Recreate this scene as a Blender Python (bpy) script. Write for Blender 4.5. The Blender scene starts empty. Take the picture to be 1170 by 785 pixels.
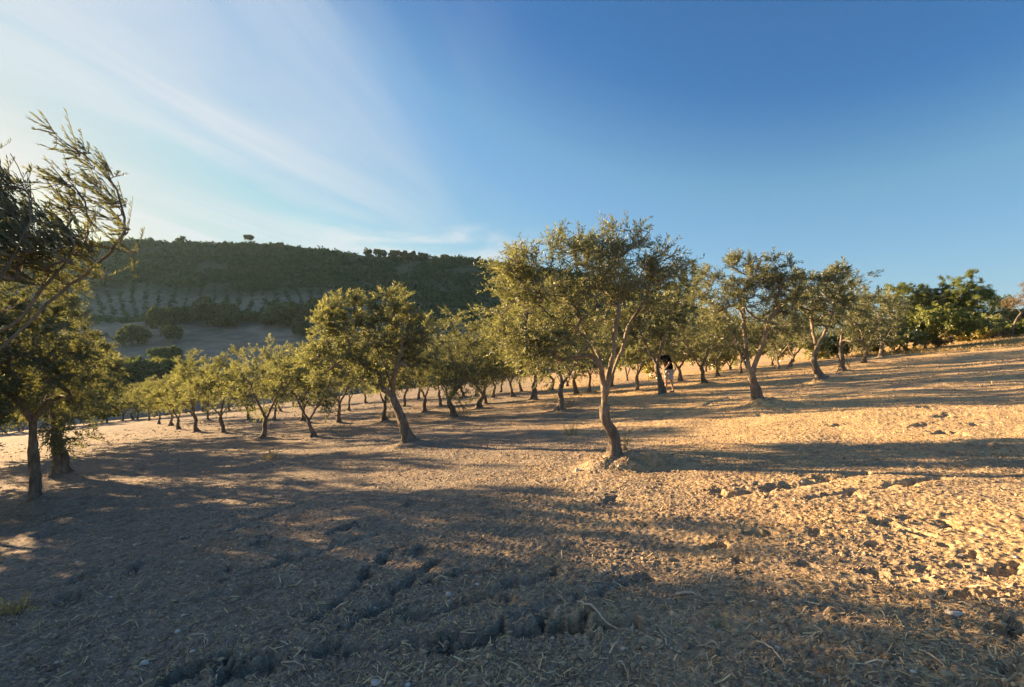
import bpy, math, numpy as np
from mathutils import Vector
R = math.radians
scene = bpy.context.scene
COL = scene.collection
RNG = np.random.default_rng(7)
SUN_AZ, SUN_EL = -58.0, 9.0            # degrees from +Y, and above the horizon
TO_SUN = np.array([math.sin(R(SUN_AZ))*math.cos(R(SUN_EL)), math.cos(R(SUN_AZ))*math.cos(R(SUN_EL)), math.sin(R(SUN_EL))])
EYE, FPX, HORIZON = 1.6, 600.0, 412.0

# ------------------------------------------------------------------ helpers
def tag(o, label=None, cat=None, group=None, kind=None):
    for k, v in (('label', label), ('category', cat), ('group', group), ('kind', kind)):
        if v: o[k] = v
    return o

def link(name, me, mat=None, parent=None):
    o = bpy.data.objects.new(name, me); COL.objects.link(o)
    if mat and not me.materials: me.materials.append(mat)
    if parent: o.parent = parent
    return o

def empty(name, loc, rz=0.0, s=1.0):
    o = bpy.data.objects.new(name, None); COL.objects.link(o)
    o.location = loc; o.rotation_euler = (0, 0, rz); o.scale = (s, s, s)
    o.empty_display_size = .3
    return o

def mesh_n(name, V, F, smooth=False, attr=None):
    """numpy vertices and faces (all of one size) -> mesh"""
    V = np.asarray(V, np.float32); F = np.asarray(F, np.int32)
    me = bpy.data.meshes.new(name)
    n, k = F.shape
    me.vertices.add(len(V)); me.vertices.foreach_set('co', V.ravel())
    me.loops.add(n*k); me.loops.foreach_set('vertex_index', F.ravel())
    me.polygons.add(n)
    me.polygons.foreach_set('loop_start', np.arange(0, n*k, k, dtype=np.int32))
    me.polygons.foreach_set('use_smooth', np.full(n, smooth))
    if attr is not None:
        a = me.attributes.new('tint', 'FLOAT', 'FACE'); a.data.foreach_set('value', np.asarray(attr, np.float32))
    me.update(calc_edges=True)
    return me

def hash2(ix, iy, seed):
    h = (ix.astype(np.int64)*374761393 + iy.astype(np.int64)*668265263 + seed*974634777) & 0xffffffff
    h = ((h ^ (h >> 13))*1274126177) & 0xffffffff
    return ((h ^ (h >> 16)) & 0xffff)/65535.0

def noise(x, y, seed=0):
    ix = np.floor(x); iy = np.floor(y); fx = x-ix; fy = y-iy
    u = fx*fx*fx*(fx*(fx*6-15)+10); v = fy*fy*fy*(fy*(fy*6-15)+10)
    def g(dx, dy):
        a = hash2(ix+dx, iy+dy, seed)*2*np.pi
        return np.cos(a)*(fx-dx)+np.sin(a)*(fy-dy)
    a = g(0, 0)*(1-u)+g(1, 0)*u; b = g(0, 1)*(1-u)+g(1, 1)*u
    return (a*(1-v)+b*v)*1.5

def sstep(a, b, x):
    t = np.clip((x-a)/(b-a), 0, 1); return t*t*(3-2*t)

# ------------------------------------------------------------------ terrain
def macro(x, y):
    x = np.asarray(x, float); y = np.asarray(y, float)
    z = .094*x-.0134*y
    d = -.6*x+.8*y
    s = 5.0
    z = z-.16*s*np.logaddexp(0, (d-82)/s)
    # bank on the right that carries the scrub
    e = .8*x+.25*y
    z = z+.025*3*np.logaddexp(0, (e-31)/3)*sstep(120, 50, np.hypot(x, y))
    return z+.06*noise(x*.16, y*.16, 3)*sstep(4, 12, np.hypot(x, y))

PITCH = math.atan((HORIZON-392.5)/FPX)
def ray(px, py):
    a, b = (px-585)/FPX, (392.5-py)/FPX
    c, s = math.cos(PITCH), math.sin(PITCH)
    return np.array([a, c-b*s, s+b*c])
def hit(px, py):
    d = ray(px, py); t0 = 1.5
    for t in np.geomspace(1.5, 160, 900):
        if EYE+d[2]*t < macro(d[0]*t, d[1]*t):
            lo, hi = t0, t
            for _ in range(30):
                m = (lo+hi)/2
                if EYE+d[2]*m < macro(d[0]*m, d[1]*m): hi = m
                else: lo = m
            return d[0]*hi, d[1]*hi
        t0 = t
    raise ValueError((px, py))
def at_depth(px, Y):
    return (px-585)/FPX*Y, Y

MOUNDS, PITS, CRACKS = [], [], []
for px, py, r, dep in [(640,716,.10,.13),(662,712,.07,.07),(572,683,.09,.11),(586,664,.06,.06),(560,728,.10,.10),(530,740,.10,.09),(500,733,.10,.08),
        (440,640,.11,.06),(420,655,.10,.06),(478,628,.10,.06),(392,607,.12,.07),(408,601,.1,.05),(460,668,.1,.06),(432,695,.12,.07),(470,700,.08,.06),(520,655,.07,.04),
        (868,612,.11,.10),(816,625,.10,.07),(998,622,.08,.06),(1008,626,.07,.06),(1053,610,.09,.07),(1113,638,.10,.08),(1148,652,.10,.07),(997,655,.10,.05),(920,645,.08,.05),
        (1102,680,.08,.09),(1150,722,.10,.09),(1158,712,.07,.05),(820,716,.06,.08),(845,640,.09,.04),(910,668,.06,.04),(930,610,.07,.04),(1080,625,.06,.04),(1055,650,.08,.04),
        (790,595,.07,.03),(735,600,.07,.03),(700,570,.10,.04),(1030,590,.09,.04),(880,585,.1,.03),(150,612,.09,.04),(155,650,.12,.05),(80,683,.14,.06),(105,655,.1,.04),
        (280,765,.16,.09),(205,775,.10,.08),(380,745,.1,.06),(50,612,.12,.07),(200,620,.1,.04),(255,652,.08,.04),(470,575,.1,.05),(330,640,.09,.05),(300,620,.1,.04),
        (1060,465,.25,.08),(1075,475,.22,.07),(1055,487,.2,.08),(1085,495,.2,.07),(960,485,.2,.05),(1118,486,.2,.05),(868,475,.2,.04),(1120,510,.2,.05),(900,555,.16,.06),(935,545,.2,.06),
        (975,567,.15,.05),(1040,553,.15,.06),(820,560,.2,.06),(1150,770,.1,.05),(1090,600,.12,.05),(1010,600,.12,.05)]:
    x, y = hit(px, py); PITS.append((x, y, r*RNG.uniform(.7, 1.05)*(.72 if px > 750 else 1), dep*(.85 if px > 750 else 1.2), RNG.uniform(0, np.pi), RNG.uniform(1.2, 2.2)))
for x0, y0, x1, y1, w, dep in [(452,735,600,722,.05,.05),(600,722,650,716,.06,.07),(420,700,480,655,.04,.05),(520,690,590,668,.05,.05),(380,690,440,640,.04,.03),(280,600,330,580,.05,.03),(300,650,400,620,.05,.03),
        (760,475,830,455,.05,.06),(860,560,960,545,.06,.05),(950,565,1050,550,.05,.04),(100,660,180,640,.05,.04),(200,690,300,672,.05,.03),(640,690,700,672,.05,.03)]:
    a = hit(x0, y0); b = hit(x1, y1); CRACKS.append((a, b, w, dep))

def detail(x, y):
    r = np.hypot(x, y)
    near = sstep(75, 10, r)**1.5
    n1 = noise(x*.8, y*.8, 11); n2 = noise(x*2.3+n1, y*2.3, 12)
    wx = x+.10*noise(x*3, y*3, 21); wy = y+.10*noise(x*3, y*3, 22)
    n3 = np.abs(noise(wx*5.2, wy*5.2, 13)); n4 = np.abs(noise(wx*11, wy*11, 14)); n5 = noise(x*27, y*27, 15)
    rough = .55+.45*sstep(-.3, .3, noise(x*.45, y*.45, 16))
    h = .030*n1+.010*n2+near*rough*(.010*(.33-n3)+.014*(n4-.15)*(1+n3)+.010*n5+.007*np.abs(noise(wx*41, wy*41, 17)))
    # faint tillage ridges along the tree rows
    h = h+.005*np.sin((x*.72+y*.70)*7.5+2.5*noise(x*.5, y*.5, 18))*near*sstep(-.2, .3, noise(x*.3, y*.3, 19))
    for (cx, cy, rad, dep, ang, asp) in PITS:
        m = (np.abs(x-cx) < rad*4) & (np.abs(y-cy) < rad*4)
        if not m.any(): continue
        dx = x[m]-cx; dy = y[m]-cy; c, s = math.cos(ang), math.sin(ang)
        q = np.sqrt(((dx*c+dy*s)/asp)**2+(dy*c-dx*s)**2)/rad+.8*noise(x[m]*9, y[m]*9, 31)+.45*noise(x[m]*24, y[m]*24, 32)
        h[m] -= dep*.8*sstep(1.2, .5, q)-.08*dep*np.exp(-((q-1.5)/.4)**2)
    for (a, b, w, dep) in CRACKS:
        ax, ay = a; bx, by = b; L2 = (bx-ax)**2+(by-ay)**2
        t = np.clip(((x-ax)*(bx-ax)+(y-ay)*(by-ay))/L2, 0, 1)
        m = np.hypot(x-ax-t*(bx-ax), y-ay-t*(by-ay)) < w*7
        if not m.any(): continue
        tt = t[m]; off = 1.6*w*noise(tt*6+ax*9, tt*0+by, 33)
        nl = math.sqrt(L2)
        dd = ((x[m]-ax)*(by-ay)-(y[m]-ay)*(bx-ax))/nl+off
        along = np.hypot(x[m]-ax-tt*(bx-ax), y[m]-ay-tt*(by-ay))
        h[m] -= 1.6*dep*np.exp(-(np.minimum(np.abs(dd), along*3+np.abs(dd))/w)**2)*(.5+.5*sstep(-.3, .2, noise(x[m]*4, y[m]*4, 34)))
    for (cx, cy, rad, hh, ox) in MOUNDS:
        m = (np.abs(x-cx) < rad*3) & (np.abs(y-cy) < rad*3)
        if not m.any(): continue
        dx = x[m]-cx; dy = y[m]-cy
        q = np.hypot(np.where(dx > 0, dx/(1+ox), dx), dy)/rad
        h[m] += hh*np.exp(-q*q*1.4)*(1+.5*noise(x[m]*4, y[m]*4, 35))
    return h

def ground_z(x, y):
    x = np.atleast_1d(np.asarray(x, float)); y = np.atleast_1d(np.asarray(y, float))
    return macro(x, y)+detail(x, y)

# ------------------------------------------------------------------ materials
def new_mat(name, rough=.9, spec=.2):
    m = bpy.data.materials.new(name); m.use_nodes = True
    nt = m.node_tree; b = nt.nodes['Principled BSDF']
    b.inputs['Roughness'].default_value = rough
    b.inputs['Specular IOR Level'].default_value = spec
    return m, nt, b
def N(nt, t, **kw):
    n = nt.nodes.new(t)
    for k, v in kw.items():
        if k in n.inputs: n.inputs[k].default_value = v
        else: setattr(n, k, v)
    return n
def ramp(nt, fac, stops):
    r = nt.nodes.new('ShaderNodeValToRGB'); e = r.color_ramp.elements
    while len(e) < len(stops): e.new(.5)
    for el, (p, c) in zip(e, stops): el.position = p; el.color = (*c, 1)
    nt.links.new(fac, r.inputs['Fac']); return r
def noise_node(nt, vec, scale, detail=6, rough=.6, dist=0.0):
    n = nt.nodes.new('ShaderNodeTexNoise')
    n.inputs['Scale'].default_value = scale; n.inputs['Detail'].default_value = detail
    n.inputs['Roughness'].default_value = rough; n.inputs['Distortion'].default_value = dist
    if vec is not None: nt.links.new(vec, n.inputs['Vector'])
    return n
def mixc(nt, fac, a, b, mode='MIX'):
    m = nt.nodes.new('ShaderNodeMix'); m.data_type = 'RGBA'; m.blend_type = mode
    for sock, v in ((m.inputs['Factor'], fac), (m.inputs['A'], a), (m.inputs['B'], b)):
        if hasattr(v, 'links'): nt.links.new(v, sock)
        elif isinstance(v, (int, float)): sock.default_value = v
        else: sock.default_value = (*v, 1)
    return m.outputs['Result']

def soil_material():
    m, nt, b = new_mat('dry_soil', .97, .08)
    tc = N(nt, 'ShaderNodeTexCoord').outputs['Object']
    big = noise_node(nt, tc, .22, 5, .6, .4).outputs['Fac']
    mid = noise_node(nt, tc, 1.7, 8, .65).outputs['Fac']
    fine = noise_node(nt, tc, 16, 8, .75).outputs['Fac']
    grain = noise_node(nt, tc, 90, 4, .8).outputs['Fac']
    soil = ramp(nt, fine, [(.28, (.155, .130, .104)), (.5, (.278, .236, .190)), (.72, (.44, .375, .305))]).outputs['Color']  # bare earth, greyed: some of the foreground shade is put into this colour
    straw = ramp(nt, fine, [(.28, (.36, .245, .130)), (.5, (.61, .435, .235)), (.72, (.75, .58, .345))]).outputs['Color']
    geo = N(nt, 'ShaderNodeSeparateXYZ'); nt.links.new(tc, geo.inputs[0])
    # more dry straw on the upper (right) side; left side greyed to look shaded
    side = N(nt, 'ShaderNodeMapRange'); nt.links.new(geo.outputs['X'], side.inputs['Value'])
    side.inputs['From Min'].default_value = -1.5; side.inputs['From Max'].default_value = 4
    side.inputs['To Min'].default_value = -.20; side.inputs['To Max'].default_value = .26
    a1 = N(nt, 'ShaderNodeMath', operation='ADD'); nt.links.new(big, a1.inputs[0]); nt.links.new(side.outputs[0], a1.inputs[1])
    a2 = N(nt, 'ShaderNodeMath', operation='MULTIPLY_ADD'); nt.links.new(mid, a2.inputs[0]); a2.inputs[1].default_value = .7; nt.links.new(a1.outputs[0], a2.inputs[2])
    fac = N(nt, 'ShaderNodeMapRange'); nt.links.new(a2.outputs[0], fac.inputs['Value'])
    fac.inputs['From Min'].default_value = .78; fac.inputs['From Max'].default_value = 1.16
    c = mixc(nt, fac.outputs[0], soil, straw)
    mot = ramp(nt, noise_node(nt, tc, 5.5, 6, .7, .5).outputs['Fac'], [(.32, (.62, .60, .58)), (.5, (1, 1, 1)), (.7, (1.22, 1.2, 1.15))]).outputs['Color']
    c = mixc(nt, 1.0, c, mot, 'MULTIPLY')
    # red earth patches
    red = noise_node(nt, tc, .6, 4, .6).outputs['Fac']
    rf = ramp(nt, red, [(.52, (0, 0, 0)), (.72, (.4, .4, .4))]).outputs['Color']
    c = mixc(nt, rf, c, (.40, .255, .155))
    g2 = ramp(nt, grain, [(.3, (.50, .49, .48)), (.7, (1.38, 1.38, 1.36))]).outputs['Color']
    c = mixc(nt, 1.0, c, g2, 'MULTIPLY')
    nt.links.new(c, b.inputs['Base Color'])
    vo = N(nt, 'ShaderNodeTexVoronoi', Scale=26.0, Randomness=1.0); nt.links.new(tc, vo.inputs['Vector'])
    bp0 = N(nt, 'ShaderNodeBump', Strength=.75, Distance=.022, invert=True); nt.links.new(vo.outputs['Distance'], bp0.inputs['Height'])
    bp = N(nt, 'ShaderNodeBump', Strength=.9, Distance=.022); nt.links.new(fine, bp.inputs['Height']); nt.links.new(bp0.outputs[0], bp.inputs['Normal'])
    bp2 = N(nt, 'ShaderNodeBump', Strength=.7, Distance=.006); nt.links.new(grain, bp2.inputs['Height']); nt.links.new(bp.outputs[0], bp2.inputs['Normal'])
    nt.links.new(bp2.outputs[0], b.inputs['Normal'])
    return m

def tint_material(name, stops, rough=.9, spec=.1, bump=0):
    m, nt, b = new_mat(name, rough, spec)
    at = N(nt, 'ShaderNodeAttribute', attribute_name='tint')
    r = ramp(nt, at.outputs['Fac'], stops)
    nt.links.new(r.outputs['Color'], b.inputs['Base Color'])
    if bump:
        tc = N(nt, 'ShaderNodeTexCoord').outputs['Object']
        n = noise_node(nt, tc, bump, 6, .7)
        bp = N(nt, 'ShaderNodeBump', Strength=.8, Distance=.01); nt.links.new(n.outputs['Fac'], bp.inputs['Height']); nt.links.new(bp.outputs[0], b.inputs['Normal'])
    return m

def leaf_material(name, stops, under=None, trans=.35, gloss=.22, warm=(1.3, 1.28, .62)):
    """two-sided leaf: upper face, paler underside, light coming through"""
    m = bpy.data.materials.new(name); m.use_nodes = True; nt = m.node_tree
    nt.nodes.remove(nt.nodes['Principled BSDF']); out = nt.nodes['Material Output']
    at = N(nt, 'ShaderNodeAttribute', attribute_name='tint')
    top = ramp(nt, at.outputs['Fac'], stops).outputs['Color']
    geo = N(nt, 'ShaderNodeNewGeometry')
    col = mixc(nt, geo.outputs['Backfacing'], top, under) if under else top
    df = N(nt, 'ShaderNodeBsdfDiffuse'); nt.links.new(col, df.inputs['Color'])
    tr = N(nt, 'ShaderNodeBsdfTranslucent'); nt.links.new(mixc(nt, 1.0, top, warm, 'MULTIPLY'), tr.inputs['Color'])
    mx = N(nt, 'ShaderNodeMixShader'); mx.inputs[0].default_value = trans
    nt.links.new(df.outputs[0], mx.inputs[1]); nt.links.new(tr.outputs[0], mx.inputs[2])
    gl = N(nt, 'ShaderNodeBsdfGlossy', Roughness=.55); gl.inputs['Color'].default_value = (.9, .9, .9, 1)
    fr = N(nt, 'ShaderNodeFresnel', IOR=1.38)
    f2 = N(nt, 'ShaderNodeMath', operation='MULTIPLY'); nt.links.new(fr.outputs[0], f2.inputs[0]); f2.inputs[1].default_value = gloss*4
    m2 = N(nt, 'ShaderNodeMixShader'); nt.links.new(f2.outputs[0], m2.inputs[0]); nt.links.new(mx.outputs[0], m2.inputs[1]); nt.links.new(gl.outputs[0], m2.inputs[2])
    nt.links.new(m2.outputs[0], out.inputs['Surface'])
    return m

def bark_material(name, dark, mid, light, scale=9):
    m, nt, b = new_mat(name, .95, .12)
    tc = N(nt, 'ShaderNodeTexCoord').outputs['Object']
    mp = N(nt, 'ShaderNodeMapping'); mp.inputs['Scale'].default_value = (1, 1, .3); nt.links.new(tc, mp.inputs['Vector'])
    n = noise_node(nt, mp.outputs[0], scale, 9, .7, .6); n2 = noise_node(nt, tc, 2.2, 4, .6)
    c = ramp(nt, n.outputs['Fac'], [(.3, dark), (.52, mid), (.75, light)]).outputs['Color']
    g = ramp(nt, n2.outputs['Fac'], [(.35, (.7, .68, .66)), (.65, (1.15, 1.12, 1.08))]).outputs['Color']
    nt.links.new(mixc(nt, 1.0, c, g, 'MULTIPLY'), b.inputs['Base Color'])
    bp = N(nt, 'ShaderNodeBump', Strength=1.0, Distance=.025); nt.links.new(n.outputs['Fac'], bp.inputs['Height']); nt.links.new(bp.outputs[0], b.inputs['Normal'])
    return m

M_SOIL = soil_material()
M_STRAW = tint_material('straw', [(0, (.36, .24, .12)), (.5, (.56, .42, .23)), (.9, (.66, .55, .37)), (1, (.75, .68, .55))], .8, .2)
M_CLOD = tint_material('soil_lump', [(0, (.17, .135, .10)), (.6, (.34, .265, .18)), (1, (.58, .44, .27))], .97, .05, 60)
M_PEBBLE = tint_material('pale_stone', [(0, (.36, .32, .27)), (1, (.62, .58, .52))], .85, .2, 40)
M_STICK = bark_material('bleached_wood', (.40, .32, .24), (.58, .50, .40), (.72, .65, .55), 30)
M_BARK = bark_material('olive_bark', (.075, .06, .048), (.19, .158, .13), (.38, .335, .285), 13)
M_LIMB = bark_material('limb_bark', (.12, .098, .078), (.24, .20, .16), (.38, .33, .27))
OL_STOPS = [(0, (.070, .082, .046)), (.45, (.150, .165, .095)), (.8, (.240, .25, .155)), (1, (.33, .335, .25))]
M_OLIVE = leaf_material('olive_leaf', OL_STOPS, (.22, .235, .165), .46, .03)
M_OLIVE_DARK = leaf_material('olive_leaf_dark', [(0, (.066, .078, .042)), (.5, (.145, .16, .085)), (1, (.27, .28, .19))], (.17, .185, .125), .36, .03)
M_PINE = leaf_material('pine_needles', [(0, (.038, .058, .026)), (.5, (.08, .112, .045)), (1, (.15, .18, .07))], None, .22, .03)
M_CONIFER = leaf_material('conifer_leaf', [(0, (.09, .12, .045)), (.5, (.18, .225, .075)), (1, (.28, .31, .12))], None, .42, .03)
M_BRIGHT = leaf_material('bright_leaf', [(0, (.105, .135, .04)), (.5, (.205, .235, .07)), (1, (.30, .32, .12))], None, .5, .06)
M_SCRUB = leaf_material('scrub_leaf', [(0, (.11, .135, .05)), (.5, (.21, .235, .085)), (1, (.31, .315, .13))], None, .42, .1)
M_YELLOW = leaf_material('yellow_shrub_leaf', [(0, (.17, .165, .035)), (.5, (.29, .27, .055)), (1, (.40, .35, .10))], None, .4, .1)
M_DRY = leaf_material('dry_twig', [(0, (.10, .075, .048)), (.5, (.19, .14, .09)), (1, (.30, .23, .14))], None, .25, .05)
M_GRASS = leaf_material('dry_grass', [(0, (.28, .20, .09)), (.5, (.44, .33, .16)), (1, (.58, .46, .25))], None, .35, .1)

# ------------------------------------------------------------------ tubes along a branching skeleton
def tube(P, rad, sides, V, F, lump=None, rng=None, cap=False):
    P = np.asarray(P, float); n = len(P)
    T = np.gradient(P, axis=0); T /= np.linalg.norm(T, axis=1)[:, None]+1e-9
    ref = np.array([0, 1, 0.]) if abs(T[0][1]) < .9 else np.array([1, 0, 0.])
    A = np.cross(T, ref); A /= np.linalg.norm(A, axis=1)[:, None]+1e-9
    B = np.cross(T, A)
    th = np.arange(sides)*2*np.pi/sides
    rr = np.asarray(rad)[:, None]*np.ones((1, sides))
    if lump is not None: rr = rr*lump(P, th)
    ring = P[:, None, :]+rr[..., None]*(np.cos(th)[None, :, None]*A[:, None, :]+np.sin(th)[None, :, None]*B[:, None, :])
    o = sum(len(v) for v in V)
    V.append(ring.reshape(-1, 3))
    i = np.arange(n-1)[:, None]*sides; j = np.arange(sides)[None, :]; k = (j+1) % sides
    F.append(np.stack([o+i+j, o+i+k, o+i+sides+k, o+i+sides+j], -1).reshape(-1, 4))
    if cap:
        V.append(P[-1:]+T[-1:]*rad[-1]*.4); c = o+n*sides; b0 = o+(n-1)*sides
        F.append(np.array([[b0+a, b0+(a+1) % sides, c, c] for a in range(sides)]))

def resample(pts, step, rng, jit):
    pts = np.asarray(pts, float); out = [pts[0]]
    # Catmull-Rom through the points
    Q = np.vstack([2*pts[0]-pts[1], pts, 2*pts[-1]-pts[-2]])
    for i in range(1, len(Q)-2):
        n = max(1, int(np.linalg.norm(Q[i+1]-Q[i])/step+.5))
        for t in np.linspace(0, 1, n+1)[1:]:
            p = .5*((2*Q[i])+(-Q[i-1]+Q[i+1])*t+(2*Q[i-1]-5*Q[i]+4*Q[i+1]-Q[i+2])*t*t+(-Q[i-1]+3*Q[i]-3*Q[i+1]+Q[i+2])*t**3)
            out.append(p+rng.normal(0, jit, 3)*(1 if t < 1 else .3))
    return out

def leaves_along(rng, S, D, L, n, leaf, width, droop, spread, wind=None, fold=.0):
    """leaf quads on sprigs: S start, D unit direction, L length (arrays)"""
    m = len(S); idx = np.repeat(np.arange(m), n); k = len(idx)
    t = (np.tile(np.arange(n), m)+rng.uniform(0, 1, k))/n
    t = .12+.9*t
    d = D[idx]; l = L[idx][:, None]
    sag = np.zeros((k, 3)); sag[:, 2] = -droop*(t*L[idx])**2*1.6
    pos = S[idx]+d*t[:, None]*l+sag
    perp = rng.normal(size=(k, 3)); perp -= (perp*d).sum(1)[:, None]*d; perp /= np.linalg.norm(perp, axis=1)[:, None]+1e-9
    ax = d*(1-spread*.45)+perp*spread*rng.uniform(.5, 1.2, k)[:, None]; ax[:, 2] -= droop*.25
    if wind is not None: ax = ax+np.asarray(wind)*rng.uniform(.5, 1.2, k)[:, None]
    ax /= np.linalg.norm(ax, axis=1)[:, None]
    w = rng.normal(size=(k, 3)); w -= (w*ax).sum(1)[:, None]*ax; w /= np.linalg.norm(w, axis=1)[:, None]+1e-9
    ll = (leaf*rng.uniform(.65, 1.25, k))[:, None]; ww = width*ll*.5
    nn = np.cross(ax, w)
    p1 = pos+ax*ll*.5+w*ww+nn*ll*.05; p2 = pos+ax*ll; p3 = pos+ax*ll*.5-w*ww+nn*ll*.05
    V = np.stack([pos, p1, p2, p3], 1).reshape(-1, 3)
    F = np.arange(4*k).reshape(-1, 4)
    clump = rng.beta(2, 2, m)
    tint = np.clip(.65*clump[idx]+.35*rng.uniform(0, 1, k)+rng.normal(0, .06, k), 0, 1)
    return V, F, tint

def build_tree(name, seed, trunk, limbs, lumps, n_t=150, sprigs=6, nleaf=24, leaf=.07, width=.24, r_base=.11, sprig_len=.30,
               droop=.35, spread=.8, up=.35, wind=None, out_w=.45, mats=(None, None, None), twig_geo=True, shell=.5, flare=.9, bias=None):
    """trunk, limbs: point lists; lumps: (x, y, z, rx, ry, rz) ellipsoids of the crown.  -> [(part name, mesh, material)]"""
    rng = np.random.default_rng(seed)
    pos, par, kind = [], [], []
    def add(p, q, k): pos.append(np.asarray(p, float)); par.append(q); kind.append(k); return len(pos)-1
    prev = -1
    for p in resample(trunk, .09, rng, .006): prev = add(p, prev, 0)
    fork = prev
    for lb in limbs:
        q = fork
        if isinstance(lb, tuple): q = max(0, int(lb[0]*fork)); lb = lb[1]
        for p in resample([pos[q]]+list(lb), .12, rng, .010)[1:]: q = add(p, q, 1)
    lum = np.array(lumps, float); wts = (lum[:, 3]*lum[:, 4]*lum[:, 5])**.8; wts /= wts.sum()
    li = rng.choice(len(lum), n_t, p=wts)
    u = rng.normal(size=(n_t, 3)); u /= np.linalg.norm(u, axis=1)[:, None]
    tg = lum[li, :3]+u*lum[li, 3:]*(rng.uniform(0, 1, n_t)**shell)[:, None]
    f0 = pos[fork]; ctr = (lum[:, :3]*wts[:, None]).sum(0)
    order = np.argsort(np.linalg.norm(tg-f0, axis=1)); tg = tg[order]
    tip_at = []
    for t in tg:
        P = np.array(pos); K = np.array(kind)
        d = np.linalg.norm(P-t, axis=1)+np.where(K == 0, .6, 0)+.5*np.maximum(0, P[:, 2]-t[2])
        q = int(np.argmin(d)); a = pos[q]; L = np.linalg.norm(t-a)
        if L < .03: continue
        pd = a-pos[par[q]] if par[q] >= 0 else np.array([0, 0, 1.]); pd = pd/(np.linalg.norm(pd)+1e-9)
        n = max(2, int(L/.14)); c = a+pd*L*.35+np.array([0, 0, .10*L])
        for s in np.linspace(0, 1, n+1)[1:]:
            q = add((1-s)**2*a+2*s*(1-s)*c+s*s*t+rng.normal(0, .008, 3), q, 2)
        tip_at.append(q)
    P = np.array(pos); n = len(P); par_a = np.array(par)
    load = np.zeros(n); load[tip_at] = 1
    for i in range(n-1, 0, -1): load[par_a[i]] += load[i]
    rad = .0042*np.maximum(load, .6)**.46
    ch = [[] for _ in range(n)]
    for i in range(1, n): ch[par_a[i]].append(i)
    rf = rad[fork]
    rad = np.where(np.array(kind) > 0, np.minimum(rad, rf), rad)
    scale_r = r_base/max(rad[fork]*1.12, 1e-6)
    rad = np.where(rad > .006, .006+(rad-.006)*scale_r, rad)
    TV, TF, BV, BF = [], [], [], []
    # trunk chain
    tr = [i for i in range(n) if kind[i] == 0]
    z0 = P[tr[0]][2]; hz = P[tr][:, 2]-z0
    r_t = r_base*(1.10-.22*hz/max(hz[-1], .1))
    ph = rng.uniform(0, 6, 4)
    def lump(Q, th):
        h = (Q[:, 2]-z0)[:, None]
        fl = flare*(np.exp(-h/.11)+.25*np.exp(-h/.35))
        return 1+fl*(.75+.5*np.cos(3*th[None, :]+ph[0])+.3*np.cos(5*th[None, :]+ph[1]))+.14*np.sin(2*th[None, :]+ph[2]+h*5)+.10*np.sin(4*th[None, :]+ph[3]-h*9)+.07*np.sin(7*th[None, :]+h*17)+.10*np.sin(h*14+ph[0])*np.cos(th[None, :]+ph[1])
    tube(P[tr], r_t, 14, TV, TF, lump, cap=True)
    done = set(tr); starts = [(fork, c) for c in ch[fork]]
    for i in tr[:-1]: starts += [(i, c) for c in ch[i] if kind[c] != 0]
    while starts:
        p, c = starts.pop(); chain = [p, c]; cur = c
        while ch[cur]:
            nx = max(ch[cur], key=lambda k: load[k])
            starts += [(cur, k) for k in ch[cur] if k != nx]
            chain.append(nx); cur = nx
        rr = rad[chain].copy(); rr[0] = rr[1] = min(rr[0], rr[1]*1.15)
        if rr[1] < .007 and not twig_geo: continue
        tube(P[chain], rr, 8 if rr[1] > .03 else (5 if rr[1] > .012 else 3), BV, BF)
    # leafy sprigs
    S, D, Ln = [], [], []
    for q in tip_at:
        a = P[q]; b = P[par_a[q]]; base_d = (a-b)/(np.linalg.norm(a-b)+1e-9)
        outw = a-ctr; outw = outw/(np.linalg.norm(outw)+1e-9)
        for s in range(sprigs):
            w = rng.uniform(0, 1); st = a*(1-.9*w)+b*.9*w if s else a
            d = .55*base_d+out_w*outw+rng.normal(0, .55, 3)+np.array([0, 0, up])
            if bias is not None: d = d+np.asarray(bias)
            d /= np.linalg.norm(d)+1e-9
            S.append(st); D.append(d); Ln.append(sprig_len*rng.uniform(.55, 1.35))
    S, D, Ln = np.array(S), np.array(D), np.array(Ln)
    V, F, tint = leaves_along(rng, S, D, Ln, nleaf, leaf, width, droop, spread, wind)
    if twig_geo:
        o = sum(len(v) for v in BV); m = len(S)
        e = S+D*Ln[:, None]*.97; mid = S+D*Ln[:, None]*.55; e[:, 2] -= droop*Ln**2*1.5; mid[:, 2] -= droop*(Ln*.55)**2*1.6
        sd = np.cross(D, rng.normal(size=(m, 3))); sd /= np.linalg.norm(sd, axis=1)[:, None]+1e-9; s2 = np.cross(D, sd)
        r0 = .0026
        ring = np.stack([S+sd*r0, S-sd*r0*.5+s2*r0*.87, S-sd*r0*.5-s2*r0*.87, mid+sd*r0*.8, mid-sd*r0*.4+s2*r0*.7, mid-sd*r0*.4-s2*r0*.7,
                         e+sd*r0*.4, e-sd*r0*.2+s2*r0*.3, e-sd*r0*.2-s2*r0*.3], 1)
        BV.append(ring.reshape(-1, 3)); i0 = o+np.arange(m)[:, None]*9
        FF = []
        for lv in (0, 3):
            for j in range(3):
                k = (j+1) % 3; FF.append(np.concatenate([i0+lv+j, i0+lv+k, i0+lv+3+k, i0+lv+3+j], 1))
        BF.append(np.concatenate(FF))
    parts = [('trunk', mesh_n(name+'_trunk', np.concatenate(TV), np.concatenate(TF), True), mats[0])]
    if BV: parts.append(('branches', mesh_n(name+'_branches', np.concatenate(BV), np.concatenate(BF), True), mats[1]))
    parts.append(('crown', mesh_n(name+'_crown', V, F, False, tint), mats[2]))
    return parts

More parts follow.
